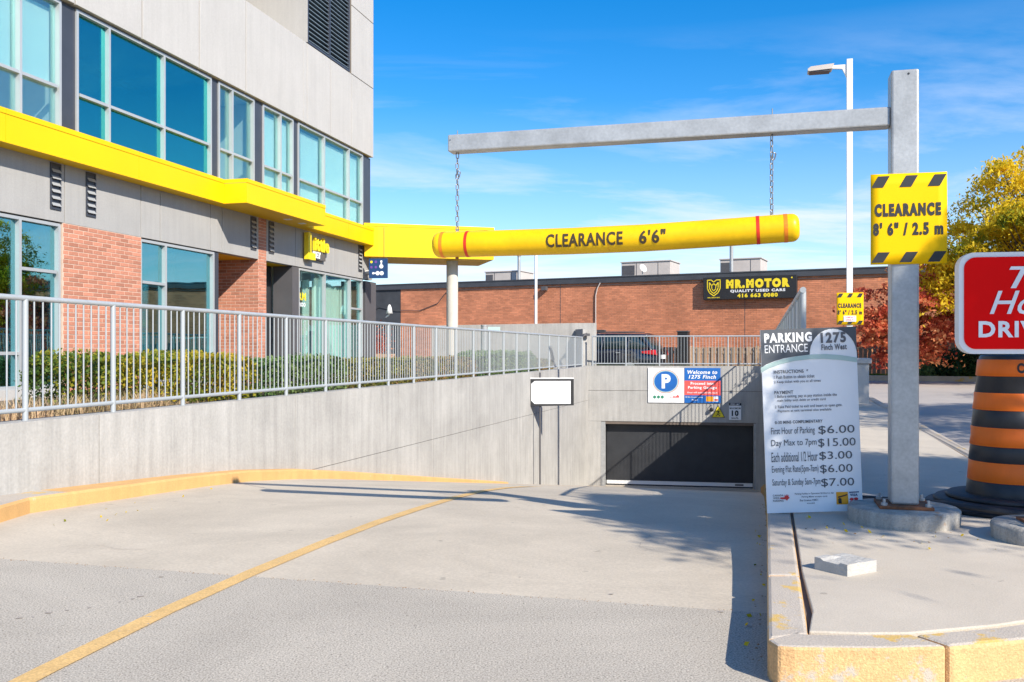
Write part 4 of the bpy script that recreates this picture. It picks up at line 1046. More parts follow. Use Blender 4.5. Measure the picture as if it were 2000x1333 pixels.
for cx_ in (1.62, 2.765):
    for k in range(32):
        if s0_ is None: s0_ = q = sl.build('slat', 'slat_grey', lvo)
        else: q = copy_of(s0_, lvo)
        q.location = (cx_, 0, 8.5 - 0.5 + k * 0.105)

def window(x0, x1, z0, z1, mull, trans, gm='glass', fw=0.046, y=-0.045, dp=0.10):
    b = B()
    b.box(x0, x1, y - dp, y + 0.02, z1 - fw, z1); b.box(x0, x1, y - dp, y + 0.02, z0, z0 + fw)
    for k, mx_ in enumerate(mull):
        a = mx_ - fw / 2
        if k == 0: a = x0
        if k == len(mull) - 1: a = x1 - fw
        b.box(a, a + fw, y - dp, y + 0.023, z0 + fw, z1 - fw)
    for (i, zt) in trans:
        b.box(mull[i] + fw / 2 + (fw / 2 if i == 0 else 0), mull[i + 1] - fw / 2 - (fw / 2 if i == len(mull) - 2 else 0), y - dp + 0.004, y + 0.018, zt - fw / 2, zt + fw / 2)
    w = b.build('window', 'alu', bl, shift=SH)
    for i in range(len(mull) - 1):
        cuts = [z0 + fw] + sorted(zt for (j, zt) in trans if j == i) + [z1 - fw]
        for za, zc in zip(cuts[:-1], cuts[1:]):
            B().box(mull[i], mull[i + 1], y - 0.062, y - 0.050, za, zc).build('pane', gm, w, shift=SH)
    return w
T2 = 5.20
sec2 = [([11.81, 12.58, 13.6, 15.2], 'glass'), ([7.80, 9.25, 10.70, 11.43], 'glass_blue'), ([6.21, 7.02, 7.50], 'glass'), ([4.50, 5.05, 5.80], 'glass'), ([0.59, 1.45, 2.88, 4.21], 'glass')]
for mull, gm in sec2:
    window(mull[0] - 0.03, mull[-1] + 0.03, 4.44, 6.50, mull, [(i, T2) for i in range(len(mull) - 1)], gm)
for x0, x1 in ((11.46, 11.78), (7.53, 7.77), (5.83, 6.18), (4.24, 4.47), (0.02, 0.56), (15.23, END)):
    fb_('column_cover', 'dark_panel', x0, x1, -0.16, -0.05, 4.3, 6.50)
# rooms behind the upper windows
fb_('floor_slab', 'interior', 0.1, END - 0.1, -7.9, -0.20, 3.25, 4.40)
fb_('ceiling', 'interior', 0.1, END - 0.1, -7.9, -0.20, 6.46, 6.52)
fb_('rear_wall', 'interior', 0.1, END - 0.1, -8.0, -7.9, 0.5, 14)
for x_ in (0.15, 4.36, 5.96, 7.65, 11.6):
    fb_('partition', 'interior', x_ - 0.06, x_ + 0.06, -6.0, -0.22, 4.41, 6.45)
fb_('partition', 'interior', 4.42, 7.58, -2.6, -2.5, 4.41, 6.45)
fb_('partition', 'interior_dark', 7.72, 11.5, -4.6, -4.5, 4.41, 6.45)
fb_('partition', 'interior', 0.2, 4.3, -1.9, -1.8, 4.41, 6.45)
for x0, x1, z0 in ((11.86, 12.50, 5.22), (12.62, 13.55, 5.22), (13.64, 15.1, 5.22), (0.66, 1.40, 4.48), (1.50, 2.84, 4.48), (2.95, 3.85, 4.48), (4.54, 5.02, 4.48), (5.10, 5.72, 4.48)):
    fb_('blind', 'blind', x0, x1, -0.19, -0.175, z0, 6.38)
for x0, x1 in ((8.2, 9.0), (9.5, 10.3)):
    fb_('ceiling_light', 'white', x0, x0 + 0.18, -1.9, -1.0, 6.40, 6.455)
b = B(); b.tube([(7.9, -1.4, 6.25), (11.3, -1.4, 6.25)], 0.06, 10); b.tube([(7.9, -2.6, 6.3), (11.3, -2.6, 6.3)], 0.09, 10); b.build('ceiling_duct', 'interior_dark', bl, shift=SH)

# grey precast frieze between the canopy and the shopfronts
FZ0, FZ1 = 3.17, 4.06
fx = [0.0, 4.43, 5.735]
for c0, c1 in ((0.0, 2.35), (2.36, 4.42), (4.43, 5.735), (6.07, 7.44), (7.45, 7.845), (7.855, 9.405), (9.415, 9.935), (9.945, 11.74), (11.75, 13.6), (13.61, END)):
    fb_('frieze_panel', 'gray_precast', c0 + 0.004, c1 - 0.004, -0.16, 0.0, FZ0, FZ1 + 0.3, bevel=0.004)
fb_('frieze_core', 'dark_grey', 0.02, END, -0.6, -0.165, FZ0 + 0.02, 4.3)
ventb = B(); ventb.box(0, 0.22, -0.012, 0.016, 0, 0.03); ventb.box(0, 0.22, -0.012, 0.016, 0.66, 0.69); ventb.box(0, 0.025, -0.012, 0.016, 0.03, 0.66); ventb.box(0.195, 0.22, -0.012, 0.016, 0.03, 0.66); ventb.box(0.02, 0.2, 0.001, 0.004, 0.03, 0.66)
vent0 = None
vs_ = B(); vs_.v = [(0, 0.006, 0.045), (0, 0.04, 0.0), (0, 0.045, 0.004), (0, 0.012, 0.052), (0.168, 0.006, 0.045), (0.168, 0.04, 0.0), (0.168, 0.045, 0.004), (0.168, 0.012, 0.052)]
for q in ((0, 1, 2, 3), (7, 6, 5, 4), (0, 4, 5, 1), (1, 5, 6, 2), (2, 6, 7, 3), (3, 7, 4, 0)): vs_.face(q)
vsl = None
for x_ in (11.83, 11.07, 6.17, 5.43, 0.72):
    if vent0 is None: vent0 = v_ = ventb.build('vent', 'dark_panel', bl)
    else: v_ = copy_of(vent0, bl)
    v_.location = (x_, 0, 3.34 - 0.5)
    for k in range(6):
        if vsl is None: vsl = q = vs_.build('slat', 'alu', v_)
        else: q = copy_of(vsl, v_)
        q.location = (0.026, 0, 0.05 + k * 0.1)

# brickwork: every brick is a piece with its own edges, mortar recessed behind
BL, BHt, GAP = 0.205, 0.057, 0.010
def brick_mesh():
    b = B(); l, h = BL / 2, BHt / 2; c = 0.003
    b.v = [(-l, -0.012, -h), (l, -0.012, -h), (l, -0.012, h), (-l, -0.012, h), (-l, -c, -h), (l, -c, -h), (l, -c, h), (-l, -c, h), (-l + c, 0, -h + c), (l - c, 0, -h + c), (l - c, 0, h - c), (-l + c, 0, h - c)]
    for q in ((4, 5, 1, 0), (5, 6, 2, 1), (6, 7, 3, 2), (7, 4, 0, 3), (9, 8, 11, 10), (8, 9, 5, 4), (9, 10, 6, 5), (10, 11, 7, 6), (11, 8, 4, 7)): b.face(q[::-1])
    return b
bm0 = brick_mesh(); brick0 = None; n_brick = 0
stuff = B()
def put_brick(x, y, z, lx, axis, single):
    """axis 'x': face looks to +y; axis 'y': face looks to +x"""
    global brick0, n_brick
    pr = random.uniform(-0.0015, 0.0015)
    if single and n_brick < 298:
        if brick0 is None: brick0 = q = bm0.build('brick', 'brick_one', bl)
        else: q = copy_of(brick0, bl)
        n_brick += 1
        q.location = (x, y + pr, z - 0.5) if axis == 'x' else (x + pr, y, z - 0.5)
        q.rotation_euler = (random.uniform(-0.012, 0.012), 0, (0 if axis == 'x' else R(-90)))
        q.scale = (lx / BL, 1, 1)
    else:
        k = len(stuff.v)
        for vx, vy, vz in bm0.v:
            vx *= lx / BL
            stuff.v.append((x + vx, y + vy + pr, z + vz) if axis == 'x' else (x + vy + pr, y - vx, z + vz))
        for f in bm0.f: stuff.face([k + i for i in f])
def brickwork(a0, a1, z0, z1, face, axis, zsingle=99):
    nrow = int((z1 - z0) / (BHt + GAP)); pitch = BL + GAP
    for r_ in range(nrow):
        z = z1 - (r_ + 0.5) * (BHt + GAP); x = a0 - (pitch / 2 if r_ % 2 else 0)
        while x < a1 - 0.01:
            xa, xb = max(x, a0), min(x + BL, a1)
            if xb - xa > 0.03:
                c = (xa + xb) / 2
                if axis == 'x': put_brick(c, face, z, xb - xa, 'x', z > zsingle)
                else: put_brick(face, c, z, xb - xa, 'y', z > zsingle)
            x += pitch
brickwork(9.94, 11.77, 0.52, 3.165, 0.0, 'x', 1.18)
fb_('mortar_bed', 'mortar', 9.93, 11.78, -0.3, -0.005, 0.5, 3.17)
brickwork(5.745, 6.06, 0.52, 4.05, 0.004, 'x')
fb_('mortar_bed', 'mortar', 5.74, 6.064, -1.9, -0.002, 0.5, 4.3)
brickwork(-1.5, -0.0, 0.52, 3.165, 6.07, 'y')
st = stuff.build('brick', 'brick_many', bl, shift=SH); st['kind'] = 'stuff'
fb_('alcove_wall', 'brick_one', 6.06, 7.5, -1.62, -1.5, 0.5, 3.17)
fb_('soffit', 'yellow_metal', 4.24, 7.56, -1.6, -0.17, FZ0 - 0.004, FZ0 + 0.02)

# shopfront glazing
window(11.80, 15.9, 0.70, 3.15, [11.83, 12.59, 14.2, 15.87], [(0, 2.42), (1, 1.21), (2, 1.21)], 'glass_dark')
window(7.68, 9.93, 0.70, 3.15, [7.72, 9.21, 9.9], [(1, 2.42)], 'glass_dark')
fb_('column_cover', 'dark_panel', 7.53, 7.67, -0.9, -0.03, 0.5, FZ0 - 0.01)
window(0.58, 4.22, 0.85, 3.15, [0.61, 1.38, 2.85, 4.19], [(0, 2.35)], 'glass')
fb_('base_wall', 'gray_precast', 0.5, 4.22, -0.2, -0.02, 0.5, 0.85)
fb_('base_wall', 'gray_precast', 7.68, 9.93, -0.2, -0.02, 0.5, 0.70)
fb_('base_wall', 'white_precast', 11.8, END, -0.2, 0.05, 0.5, 0.70)
fb_('column_cover', 'dark_grey', 4.23, 4.54, -0.5, -0.02, 0.5, FZ0 - 0.01)
fb_('column_cover', 'dark_grey', -0.22, 0.50, -0.7, 0.02, 0.5, 3.12, bevel=0.005)
# recessed shop door
dw = B(); dw.box(4.56, 4.92, -0.62, -0.55, 0.5, FZ0 - 0.01); dw.build('dark_wall', 'door_black', bl, shift=SH)
w_ = B(); w_.box(4.93, 4.98, -0.62, -0.54, 0.5, FZ0 - 0.01); w_.box(5.66, 5.73, -0.62, -0.54, 0.5, FZ0 - 0.01); w_.box(4.98, 5.66, -0.62, -0.54, 3.08, 3.15); w_.box(4.98, 5.66, -0.62, -0.54, 0.5, 0.6)
w_ = w_.build('shop_door', 'alu', bl, shift=SH); B().box(4.98, 5.66, -0.59, -0.58, 0.6, 3.08).build('pane', 'glass_dark', w_, shift=SH)
b = B(); b.tube([(5.55, -0.53, 1.3), (5.55, -0.50, 1.3), (5.55, -0.50, 2.1), (5.55, -0.53, 2.1)], 0.014, 8); b.build('handle', 'alu', w_, shift=SH)
# ground-floor rooms
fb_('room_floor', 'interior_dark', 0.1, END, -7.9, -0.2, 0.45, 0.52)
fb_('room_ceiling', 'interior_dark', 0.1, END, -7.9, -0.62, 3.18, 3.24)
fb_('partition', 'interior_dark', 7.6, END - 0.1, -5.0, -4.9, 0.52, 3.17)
fb_('partition', 'interior', 0.1, 4.2, -3.2, -3.1, 0.52, 3.17)
fb_('partition', 'interior', 4.24, 4.32, -3.2, -0.64, 0.52, 3.17)
b = B(); b.tube([(3.55, -0.75, 0.5), (3.55, -0.75, 3.18)], 0.19, 20); b.build('round_column', 'wall_concrete', bl, shift=SH)
def curtain(x0, x1, y):
    b = B(); n = int((x1 - x0) / 0.02)
    for i in range(n + 1):
        x = x0 + (x1 - x0) * i / n; yy = y + 0.035 * math.sin(x * 46) + 0.02 * math.sin(x * 19 + 1)
        b.v += [(x, yy, 0.56), (x, yy, 2.95 + 0.06 * math.sin(x * 3))]
    for i in range(n): b.face([2 * i, 2 * i + 1, 2 * i + 3, 2 * i + 2], 0, True)
    b.build('curtain', 'curtain', bl, shift=SH)
curtain(0.68, 1.36, -0.35); curtain(1.42, 2.82, -0.35); curtain(2.9, 3.30, -0.45)
b = B(); fy = lambda x, z: (4.15 - x, -0.088, z)
put(b, 'RM', 0.0, 0.38, 2.42, 2.60, lambda x, z: (4.13 - x, -0.085, z), bold=0.05); b.build('lettering', 'print_yellow', bl, shift=SH)
b = B(); put(b, 'ROO', 0.05, 0.36, 2.27, 2.37, lambda x, z: (4.13 - x, -0.085, z), bold=0.05); b.build('lettering', 'print_white', bl, shift=SH)

# yellow canopy band, its wider part over the entrance, and the wing beyond the corner
def band(poly, z0, z1, name):
    b = B(); b.prism(poly, z0, z1 - 0.075, 0); o = b.build(name, 'yellow_metal', bl, shift=SH)
    return o
def offs(poly, e): return poly
cb = B()
path = [(-0.30, 0.30), (2.6, 0.30), (4.52, 0.30)]
def bandbox(x0, x1, y1, z0=4.05, z1=4.51):
    o = B().box(x0, x1, -0.04, y1, z0, z1 - 0.08).build('canopy_fascia', 'yellow_metal', bl, shift=SH)
    B().box(x0, x1, -0.04, y1 + 0.008, z1 - 0.074, z1).build('cap_flashing', 'yellow_metal', bl, shift=SH)
    B().box(x0, x1, -0.04, y1 - 0.01, z1 - 0.08, z1 - 0.074).build('joint', 'joint', bl, shift=SH)
for x0, x1, y1 in ((-0.32, 2.2, 0.30), (2.206, 4.50, 0.30), (4.51, 7.864, 0.78), (7.87, 10.4, 0.30), (10.406, 13.2, 0.30), (13.206, END, 0.30)):
    bandbox(x0, x1, y1)
for x_ in (4.95, 5.6):
    B().box(x_, x_ + 0.14, 0.4, 0.54, 4.04, 4.052).build('soffit_light', 'white', bl, shift=SH)
# wing of the canopy on a round column
wing = B()
Wp = [(-3.93, 24.55), (-3.58, 24.62), (-0.50, 25.50), (-1.0, 27.4), (-4.4, 26.4)]
b = B(); b.prism(Wp, 3.76, 4.56); b.build('canopy_fascia', 'yellow_metal', bl, world=True)
b = B(); b.prism([(-3.935, 24.54), (-3.577, 24.612), (-0.49, 25.493), (-0.99, 27.41), (-4.41, 26.41)], 4.567, 4.65); b.build('cap_flashing', 'yellow_metal', bl, world=True)
b = B(); b.prism([(-3.92, 24.56), (-3.58, 24.63), (-0.51, 25.51), (-1.0, 27.39), (-4.39, 26.39)], 4.55, 4.57); b.build('joint', 'joint', bl, world=True)
b = B(); b.prism([(-3.425, 24.645), (-3.418, 24.647), (-3.42, 24.70), (-3.43, 24.70)], 3.77, 4.55); b.build('joint', 'joint', bl, world=True)
b = B(); b.tube([(-1.68, 25.9, 0.3), (-1.68, 25.9, 3.77)], 0.163, 28); b.build('round_column', 'column_concrete', bl, world=True)

# shop name in standing letters
t = thing('shop_sign', 'small yellow standing letter sign on the grey frieze beside the entrance', 'sign', (0, 0, 0))
p_ = ROOTS[bl.name] @ Vector((4.1, 0.02, 2.88)); t.location = p_; t.rotation_euler = bl.rotation_euler; ROOTS[t.name] = Matrix.LocRotScale(p_, bl.rotation_euler, None)
def letters3d(s, x0, x1, z0, z1, y0, y1, m, par, bold=0.03, name='letter'):
    v, f = text_geo(s, bold, 0.0); b = B(); n = len(v)
    for y in (y0, y1):
        b.v += [(-(x0 + q[0] * (x1 - x0)), y, z0 + q[1] * (z1 - z0)) for q in v]
    ed = {}
    for q in f:
        b.face(q); b.face([n + i for i in q][::-1])
        for i in range(len(q)):
            e = (q[i], q[(i + 1) % len(q)]); ed[e] = 1
    for (i, j) in list(ed):
        if (j, i) not in ed: b.face([i, n + i, n + j, j])
    return b.build(name, m, par)
letters3d('L', 0.0, 0.36, -0.02, 0.60, 0.03, 0.14, 'print_yellow', t, 0.06)
letters3d('ittle', 0.42, 1.18, 0.22, 0.56, 0.03, 0.10, 'print_yellow', t, 0.03)
b = B(); b.box(-1.05, -0.3, 0.02, 0.06, 0.02, 0.18); b.build('backing', 'dark_grey', t)
letters3d('KEY', 0.36, 0.75, 0.05, 0.20, 0.065, 0.09, 'print_white', t, 0.03)
# blue hanging sign at the corner
t = thing('blade_sign', 'square dark blue sign with white pins and dots hanging at the building corner', 'sign', (-3.78, 24.40, 3.16), R(-8))
b = B(); b.box(0, 0.50, -0.03, 0.03, 0, 0.52); b.build('panel', 'print_navy', t)
f3 = lambda x, z: (x, -0.034, z)
for c_, m_ in (((0.07, 0.43), 'print_yellow'), ((0.19, 0.43), 'print_purple'), ((0.07, 0.29), 'print_purple'), ((0.19, 0.29), 'print_purple')):
    b = B(); flat(b, disc(c_[0], c_[1], 0.035, 0.035, 14), f3); b.build('dot', m_, t)
b = B()
for x_, z_, r_ in ((0.34, 0.44, 0.03), (0.34, 0.31, 0.055), (0.12, 0.13, 0.03), (0.24, 0.13, 0.055), (0.35, 0.13, 0.055)): flat(b, disc(x_, z_, r_, r_, 16), lambda x, z: (x, -0.036, z))
ribbon(b, [(0.34, 0.44), (0.34, 0.30)], 0.035, f3); ribbon(b, [(0.12, 0.13), (0.24, 0.13)], 0.035, f3)
b.build('emblem', 'print_white', t)
t = thing('security_camera', 'white security camera on the building corner beside the blue sign', 'camera', (-3.72, 24.9, 3.35), R(-50))
b = B(); b.box(-0.06, 0.06, -0.05, 0.06, 0.17, 0.27); b.tube([(0, 0, 0.17), (0, -0.10, 0.10), (0, -0.14, 0.05)], 0.03, 10); b.build('bracket', 'white', t)
b = B(); b.tube([(0.1, -0.12, 0.02), (-0.12, -0.22, 0.0)], 0.05, 14); b.build('body', 'white', t)
t = thing('security_camera', 'white security camera low on the grey corner column of the building', 'camera', (-3.42, 25.0, 2.15), R(-30))
b = B(); b.tube([(0, 0, 0), (0.10, 0, 0.06), (0.14, -0.02, 0.2)], 0.02, 8); b.lathe([(0.0, 0.1), (0.09, 0.1), (0.05, 0.28), (0.02, 0.34)], 14, cx=0.12, cy=0); b.build('body', 'white', t)

# ---------------------------------------------------------------- brick building behind
fx0, fy0 = -14.0, 38.655 + 0.469 * 14
fa = math.atan2(-0.4246, 0.9054)
fbld = thing('brick_building', 'long low red brick building with a dark roof edge across the background', 'building', (fx0, fy0, 0.3), fa)
RL = 3.66
b = B(); b.box(10.0, 56, 0.012, 12, 0, RL); b.build('wall', 'far_mortar', fbld)
b = B(); b.box(0, 9.98, 0.0, 12, 0, RL); b.build('black_wall', 'black_wall', fbld)
b = B(); rr_ = random.Random(3)
for r_ in range(int(RL / 0.0677)):
    z = (r_ + 0.5) * 0.0677; x = 10.0 - (0.105 if r_ % 2 else 0)
    while x < 36.5:
        j = rr_.uniform(-0.002, 0.002); xa, xb_ = max(x, 10.0), x + 0.20; k = len(b.v)
        b.v += [(xa, j, z - 0.0285), (xb_, j, z - 0.0285), (xb_, j, z + 0.0285), (xa, j, z + 0.0285), (xa, 0.014, z - 0.0285), (xb_, 0.014, z - 0.0285), (xb_, 0.014, z + 0.0285), (xa, 0.014, z + 0.0285)]
        for q in ((0, 1, 2, 3), (0, 4, 5, 1), (1, 5, 6, 2), (2, 6, 7, 3), (3, 7, 4, 0)): b.face([k + i for i in q])
        x += 0.21
o = b.build('brick', 'far_brick', fbld); o['kind'] = 'stuff'
b = B(); b.box(36.5, 56, -0.002, 0.011, 0, RL); b.build('brick_face', 'far_brick', fbld)
b = B(); b.box(-0.1, 56.1, -0.07, 12.1, RL, RL + 0.20); b.build('roof_edge', 'dark_flashing', fbld)
b = B(); b.box(-0.1, 56.1, -0.09, 12.1, RL + 0.205, RL + 0.25); b.build('cap_flashing', 'dark_flashing', fbld)
for x_ in (17.64, 25.1):
    b = B(); b.box(x_, x_ + 0.018, -0.006, 0.0, 0, RL); b.build('expansion_joint', 'dark_grey', fbld)
b = B(); b.tube([(19.2, -0.05, 0.3), (19.2, -0.05, RL - 0.5), (19.28, -0.06, RL - 0.2), (19.4, -0.08, RL)], 0.022, 8); b.build('drain_pipe', 'rtu', fbld)
b = B(); b.tube([(6.4, -0.05, 1.7), (7.6, -0.03, 2.3), (8.9, -0.03, 2.9), (9.8, -0.04, 2.72), (11.0, -0.04, 2.7), (11.9, -0.04, 3.0), (12.3, -0.03, 3.45), (13.0, -0.03, 3.55), (18, -0.03, 3.57), (36, -0.03, 3.57)], 0.016, 6); b.build('cable', 'black_wall', fbld)
b = B(); b.box(16.9, 17.1, -0.25, -0.02, 3.42, 3.58); b.build('wall_lamp', 'dark_grey', fbld)

# dealership sign on that wall
def on_f(x, y, z): v = ROOTS[fbld.name] @ Vector((x, y, z)); return v
p_ = on_f(23.60, -0.02, 2.87)
t = thing('dealer_sign', 'long black and yellow used car dealer sign on the brick wall', 'sign', tuple(p_), fa)
b = B(); b.box(0, 3.42, -0.24, 0.0, 0, 0.84); b.build('cabinet', 'black_print', t, bevel=0.01)
f4 = lambda e: (lambda x, z: (x, -0.24 - e, z))
b = B(); put(b, 'MR.MOTOR', 0.86, 3.18, 0.40, 0.74, f4(0.006), bold=0.09); flat(b, disc(3.25, 0.74, 0.03, 0.03, 10), f4(0.006)); b.build('lettering', 'print_yellow', t)
b = B(); put(b, 'QUALITY USED CARS', 1.02, 3.02, 0.235, 0.355, f4(0.006), bold=0.05); b.build('lettering', 'print_white', t)
b = B(); put(b, '416 663 0080', 1.28, 2.75, 0.055, 0.205, f4(0.006), bold=0.05)
sh_ = [(0.16, 0.74), (0.16, 0.42), (0.24, 0.26), (0.40, 0.14), (0.56, 0.26), (0.64, 0.42), (0.64, 0.74), (0.50, 0.74), (0.40, 0.66), (0.30, 0.74), (0.16, 0.74)]
ribbon(b, sh_, 0.032, f4(0.006))
ribbon(b, [(0.235, 0.64), (0.235, 0.44), (0.30, 0.31), (0.40, 0.23), (0.50, 0.31), (0.565, 0.44), (0.565, 0.64)], 0.032, f4(0.008)); ribbon(b, [(0.235, 0.64), (0.32, 0.53), (0.40, 0.60), (0.48, 0.53), (0.565, 0.64)], 0.035, f4(0.007))
ribbon(b, [(0.32, 0.52), (0.33, 0.40), (0.40, 0.33), (0.47, 0.40), (0.48, 0.52)], 0.028, f4(0.009))
put(b, 'MR.MOTOR', 0.17, 0.63, 0.055, 0.095, f4(0.006), bold=0.03)
b.build('emblem', 'print_yellow', t)

# rooftop units and vents
def rtu(x0, w, d, h, y, label, panel=0.4):
    p_ = on_f(x0, y, RL + 0.25)
    t = thing('rooftop_unit', label, 'rooftop unit', tuple(p_), fa)
    b = B(); b.box(0, w, 0, d, 0.1, h); b.build('housing', 'rtu', t, bevel=0.01)
    b = B(); b.box(0.05, w - 0.05, 0.05, d - 0.05, 0, 0.1); b.build('curb', 'dark_grey', t)
    b = B()
    for k in range(7): b.box(0.04, w * panel - 0.05, -0.014, 0.0, 0.2 + k * (h - 0.32) / 7, 0.2 + k * (h - 0.32) / 7 + 0.05)
    b.build('grille', 'dark_grey', t)
    b = B(); b.box(w * panel + 0.02, w * panel + 0.04, -0.008, 0, 0.12, h - 0.03); b.box(w * 0.75, w * 0.75 + 0.02, -0.008, 0, 0.12, h - 0.03); b.build('seam', 'dark_grey', t)
    b = B(); b.box(-0.04, w + 0.04, -0.04, d + 0.04, h + 0.001, h + 0.04); b.build('lid', 'rtu', t)
    return t
rtu(12.7, 1.75, 1.5, 0.64, 3.0, 'pale rooftop unit on the brick building behind the left half of the hanging bar', 0.25)
rtu(19.6, 2.1, 1.5, 0.72, 2.0, 'tan rooftop unit with dark grille in the middle of the brick building roof', 0.30)
rtu(23.7, 1.6, 1.5, 0.69, 2.2, 'pale rooftop unit above the left end of the dealer sign', 0.3)
def pipe(x, y, h, label):
    p_ = on_f(x, y, RL + 0.2)
    b = B(); b.tube([(0, 0, 0), (0, 0, h)], 0.07, 12); b.tube([(0, 0, h), (0, 0, h + 0.05)], 0.10, 12)
    o = b.build('flue_pipe', 'galv'); o.location = p_; o.rotation_euler = (0, 0, fa); props(o, label, 'flue')
pipe(14.5, 2.8, 1.35, 'thin metal flue beside the leftmost rooftop unit')
pipe(24.4, 1.0, 1.30, 'thin metal flue beside the rightmost rooftop unit')
t = thing('satellite_dish', 'small white satellite dish in front of the tan rooftop unit', 'dish', tuple(on_f(20.7, 1.4, RL + 0.25)), fa)
b = B(); b.lathe([(0.0, 0.02), (0.2, 0.05), (0.3, 0.10), (0.305, 0.105), (0.2, 0.06), (0.02, 0.03)], 20); o = b.build('dish', 'white', t); o.rotation_euler = (R(65), 0, R(60)); o.location = (0, 0, 0.38); o.scale = (0.6, 0.6, 0.6)
b = B(); b.tube([(0, 0, -0.02), (0, 0, 0.35)], 0.02, 8); b.build('mast', 'galv', t)

# ---------------------------------------------------------------- poles
t = thing('street_lamp', 'tall white square lamp post with a flat lamp head pointing left', 'street lamp', (6.74, 18.4, 0.30), R(-15))
b = B(); b.box(-0.055, 0.055, -0.055, 0.055, 0, 6.76); b.build('post', 'white', t)
b = B(); b.box(-0.11, 0.11, -0.11, 0.11, -0.01, 0.04); b.build('base_plate', 'galv', t)
b = B(); b.profile([(-0.055, 6.40), (-0.14, 6.58), (-0.34, 6.60), (-0.34, 6.66), (-0.055, 6.66)], -0.03, 0.03); b.build('arm', 'white', t)
b = B(); b.profile([(-0.80, 6.56), (-0.76, 6.55), (-0.34, 6.57), (-0.30, 6.67), (-0.74, 6.64), (-0.80, 6.60)], -0.14, 0.14); b.build('lamp_head', 'rtu', t)
b = B(); b.box(-0.77, -0.38, -0.12, 0.12, 6.535, 6.553); b.build('lens', 'dark_grey', t)
haz_sign('clearance_sign', 'small distant yellow clearance notice with a white sticker on the white lamp post', (6.72, 18.32, 1.76), R(-10), 0.51, 0.64, sticker=True)
b = B(); b.tube([(0, 0, 0), (0, 0, 4.65)], [0.055] * 2, 12); b.tube([(0, 0, 0), (0, 0, 0.1)], 0.11, 12)
o = b.build('flag_pole', 'white'); o.location = (0.92, 35.5, 0.30); props(o, 'thin white pole standing before the brick wall behind the hanging bar', 'pole')
t = thing('pipe_bollard', 'thick galvanized pipe post behind the left railing with a small green plate beside it', 'post', (-0.73, 24.2, 0.56))
b = B(); b.tube([(0, 0, 0), (0, 0, 1.33)], 0.085, 18); b.build('pipe', 'galv', t)
b = B(); b.tube([(0, 0, 1.33), (0, 0, 1.36)], 0.095, 18); b.build('cap', 'galv', t)
b = B(); b.box(0.10, 0.42, -0.01, 0.01, 1.17, 1.31); b.build('plate', 'board_mint', t)

# ---------------------------------------------------------------- block, cabinet, planter
t = thing('concrete_block', 'white painted concrete pillar block behind the right edge of the price board', 'block', (6.2, 16.9, 0.27), R(-15))
b = B(); b.box(-0.30, 0.30, -0.25, 0.25, 0, 0.74); b.build('body', 'white_precast', t, bevel=0.015)
b = B(); b.box(-0.34, 0.34, -0.29, 0.29, 0.742, 0.84); b.build('cap', 'white_precast', t, bevel=0.015)
t = thing('black_cabinet', 'tall narrow black cabinet standing before the plank fence above the garage', 'cabinet', (6.15, 33.05, 0.3), fa)
b = B(); b.box(-0.19, 0.19, -0.15, 0.15, 0, 1.62); b.build('body', 'black_print', t, bevel=0.01)
b = B(); b.box(-0.21, 0.21, -0.17, 0.17, 1.622, 1.66); b.build('lid', 'dark_grey', t)
t = thing('black_post', 'black post partly hidden behind the parked dark car and pale wall', 'post', (3.32, 34.2, 0.3), fa)
b = B(); b.box(-0.14, 0.14, -0.1, 0.1, 0, 1.68); b.build('body', 'black_print', t); b = B(); b.box(-0.15, 0.15, -0.11, 0.11, 1.682, 1.72); b.build('lid', 'dark_grey', t)

# plank fences
def plank_fence(label, X0, X1, off, m, h, step, zb_, gap=0.014, post_m=None):
    e = Vector((0.9054, -0.4246)); P0 = Vector((X0, 38.655 - 0.469 * X0 - off)); L = (X1 - X0) / 0.9054
    t = thing('wood_fence', label, 'fence', (P0.x, P0.y, zb_), fa); f0 = None
    n = int(L / step)
    for k in range(n):
        if f0 is None:
            b = B(); b.box(0, step - gap, 0, 0.022, 0, 1); f0 = q = b.build('board', m, t)
        else: q = copy_of(f0, t)
        q.location = (k * step, (0.0 if k % 2 == 0 else 0.045), 0.03); q.scale = (1, 1, h + random.uniform(-0.02, 0.02))
    b = B(); b.box(0, L, 0.024, 0.043, 0.25, 0.34); b.box(0, L, 0.024, 0.043, h - 0.2, h - 0.1); b.build('cross_rail', m, t)
    k = 0; x = 0.0
    while x < L:
        B().box(x, x + 0.11, -0.03, 0.1, 0, h + 0.07).build('post', m, t); x += 2.4
    return t
plank_fence('light brown plank fence behind the garage top railing', 4.2, 10.4, 2.25, 'wood_fence', 1.02, 0.125, 0.32)
plank_fence('dark weathered plank fence behind the red tree', 10.5, 24.0, 2.25, 'wood_old', 1.10, 0.14, 0.40)

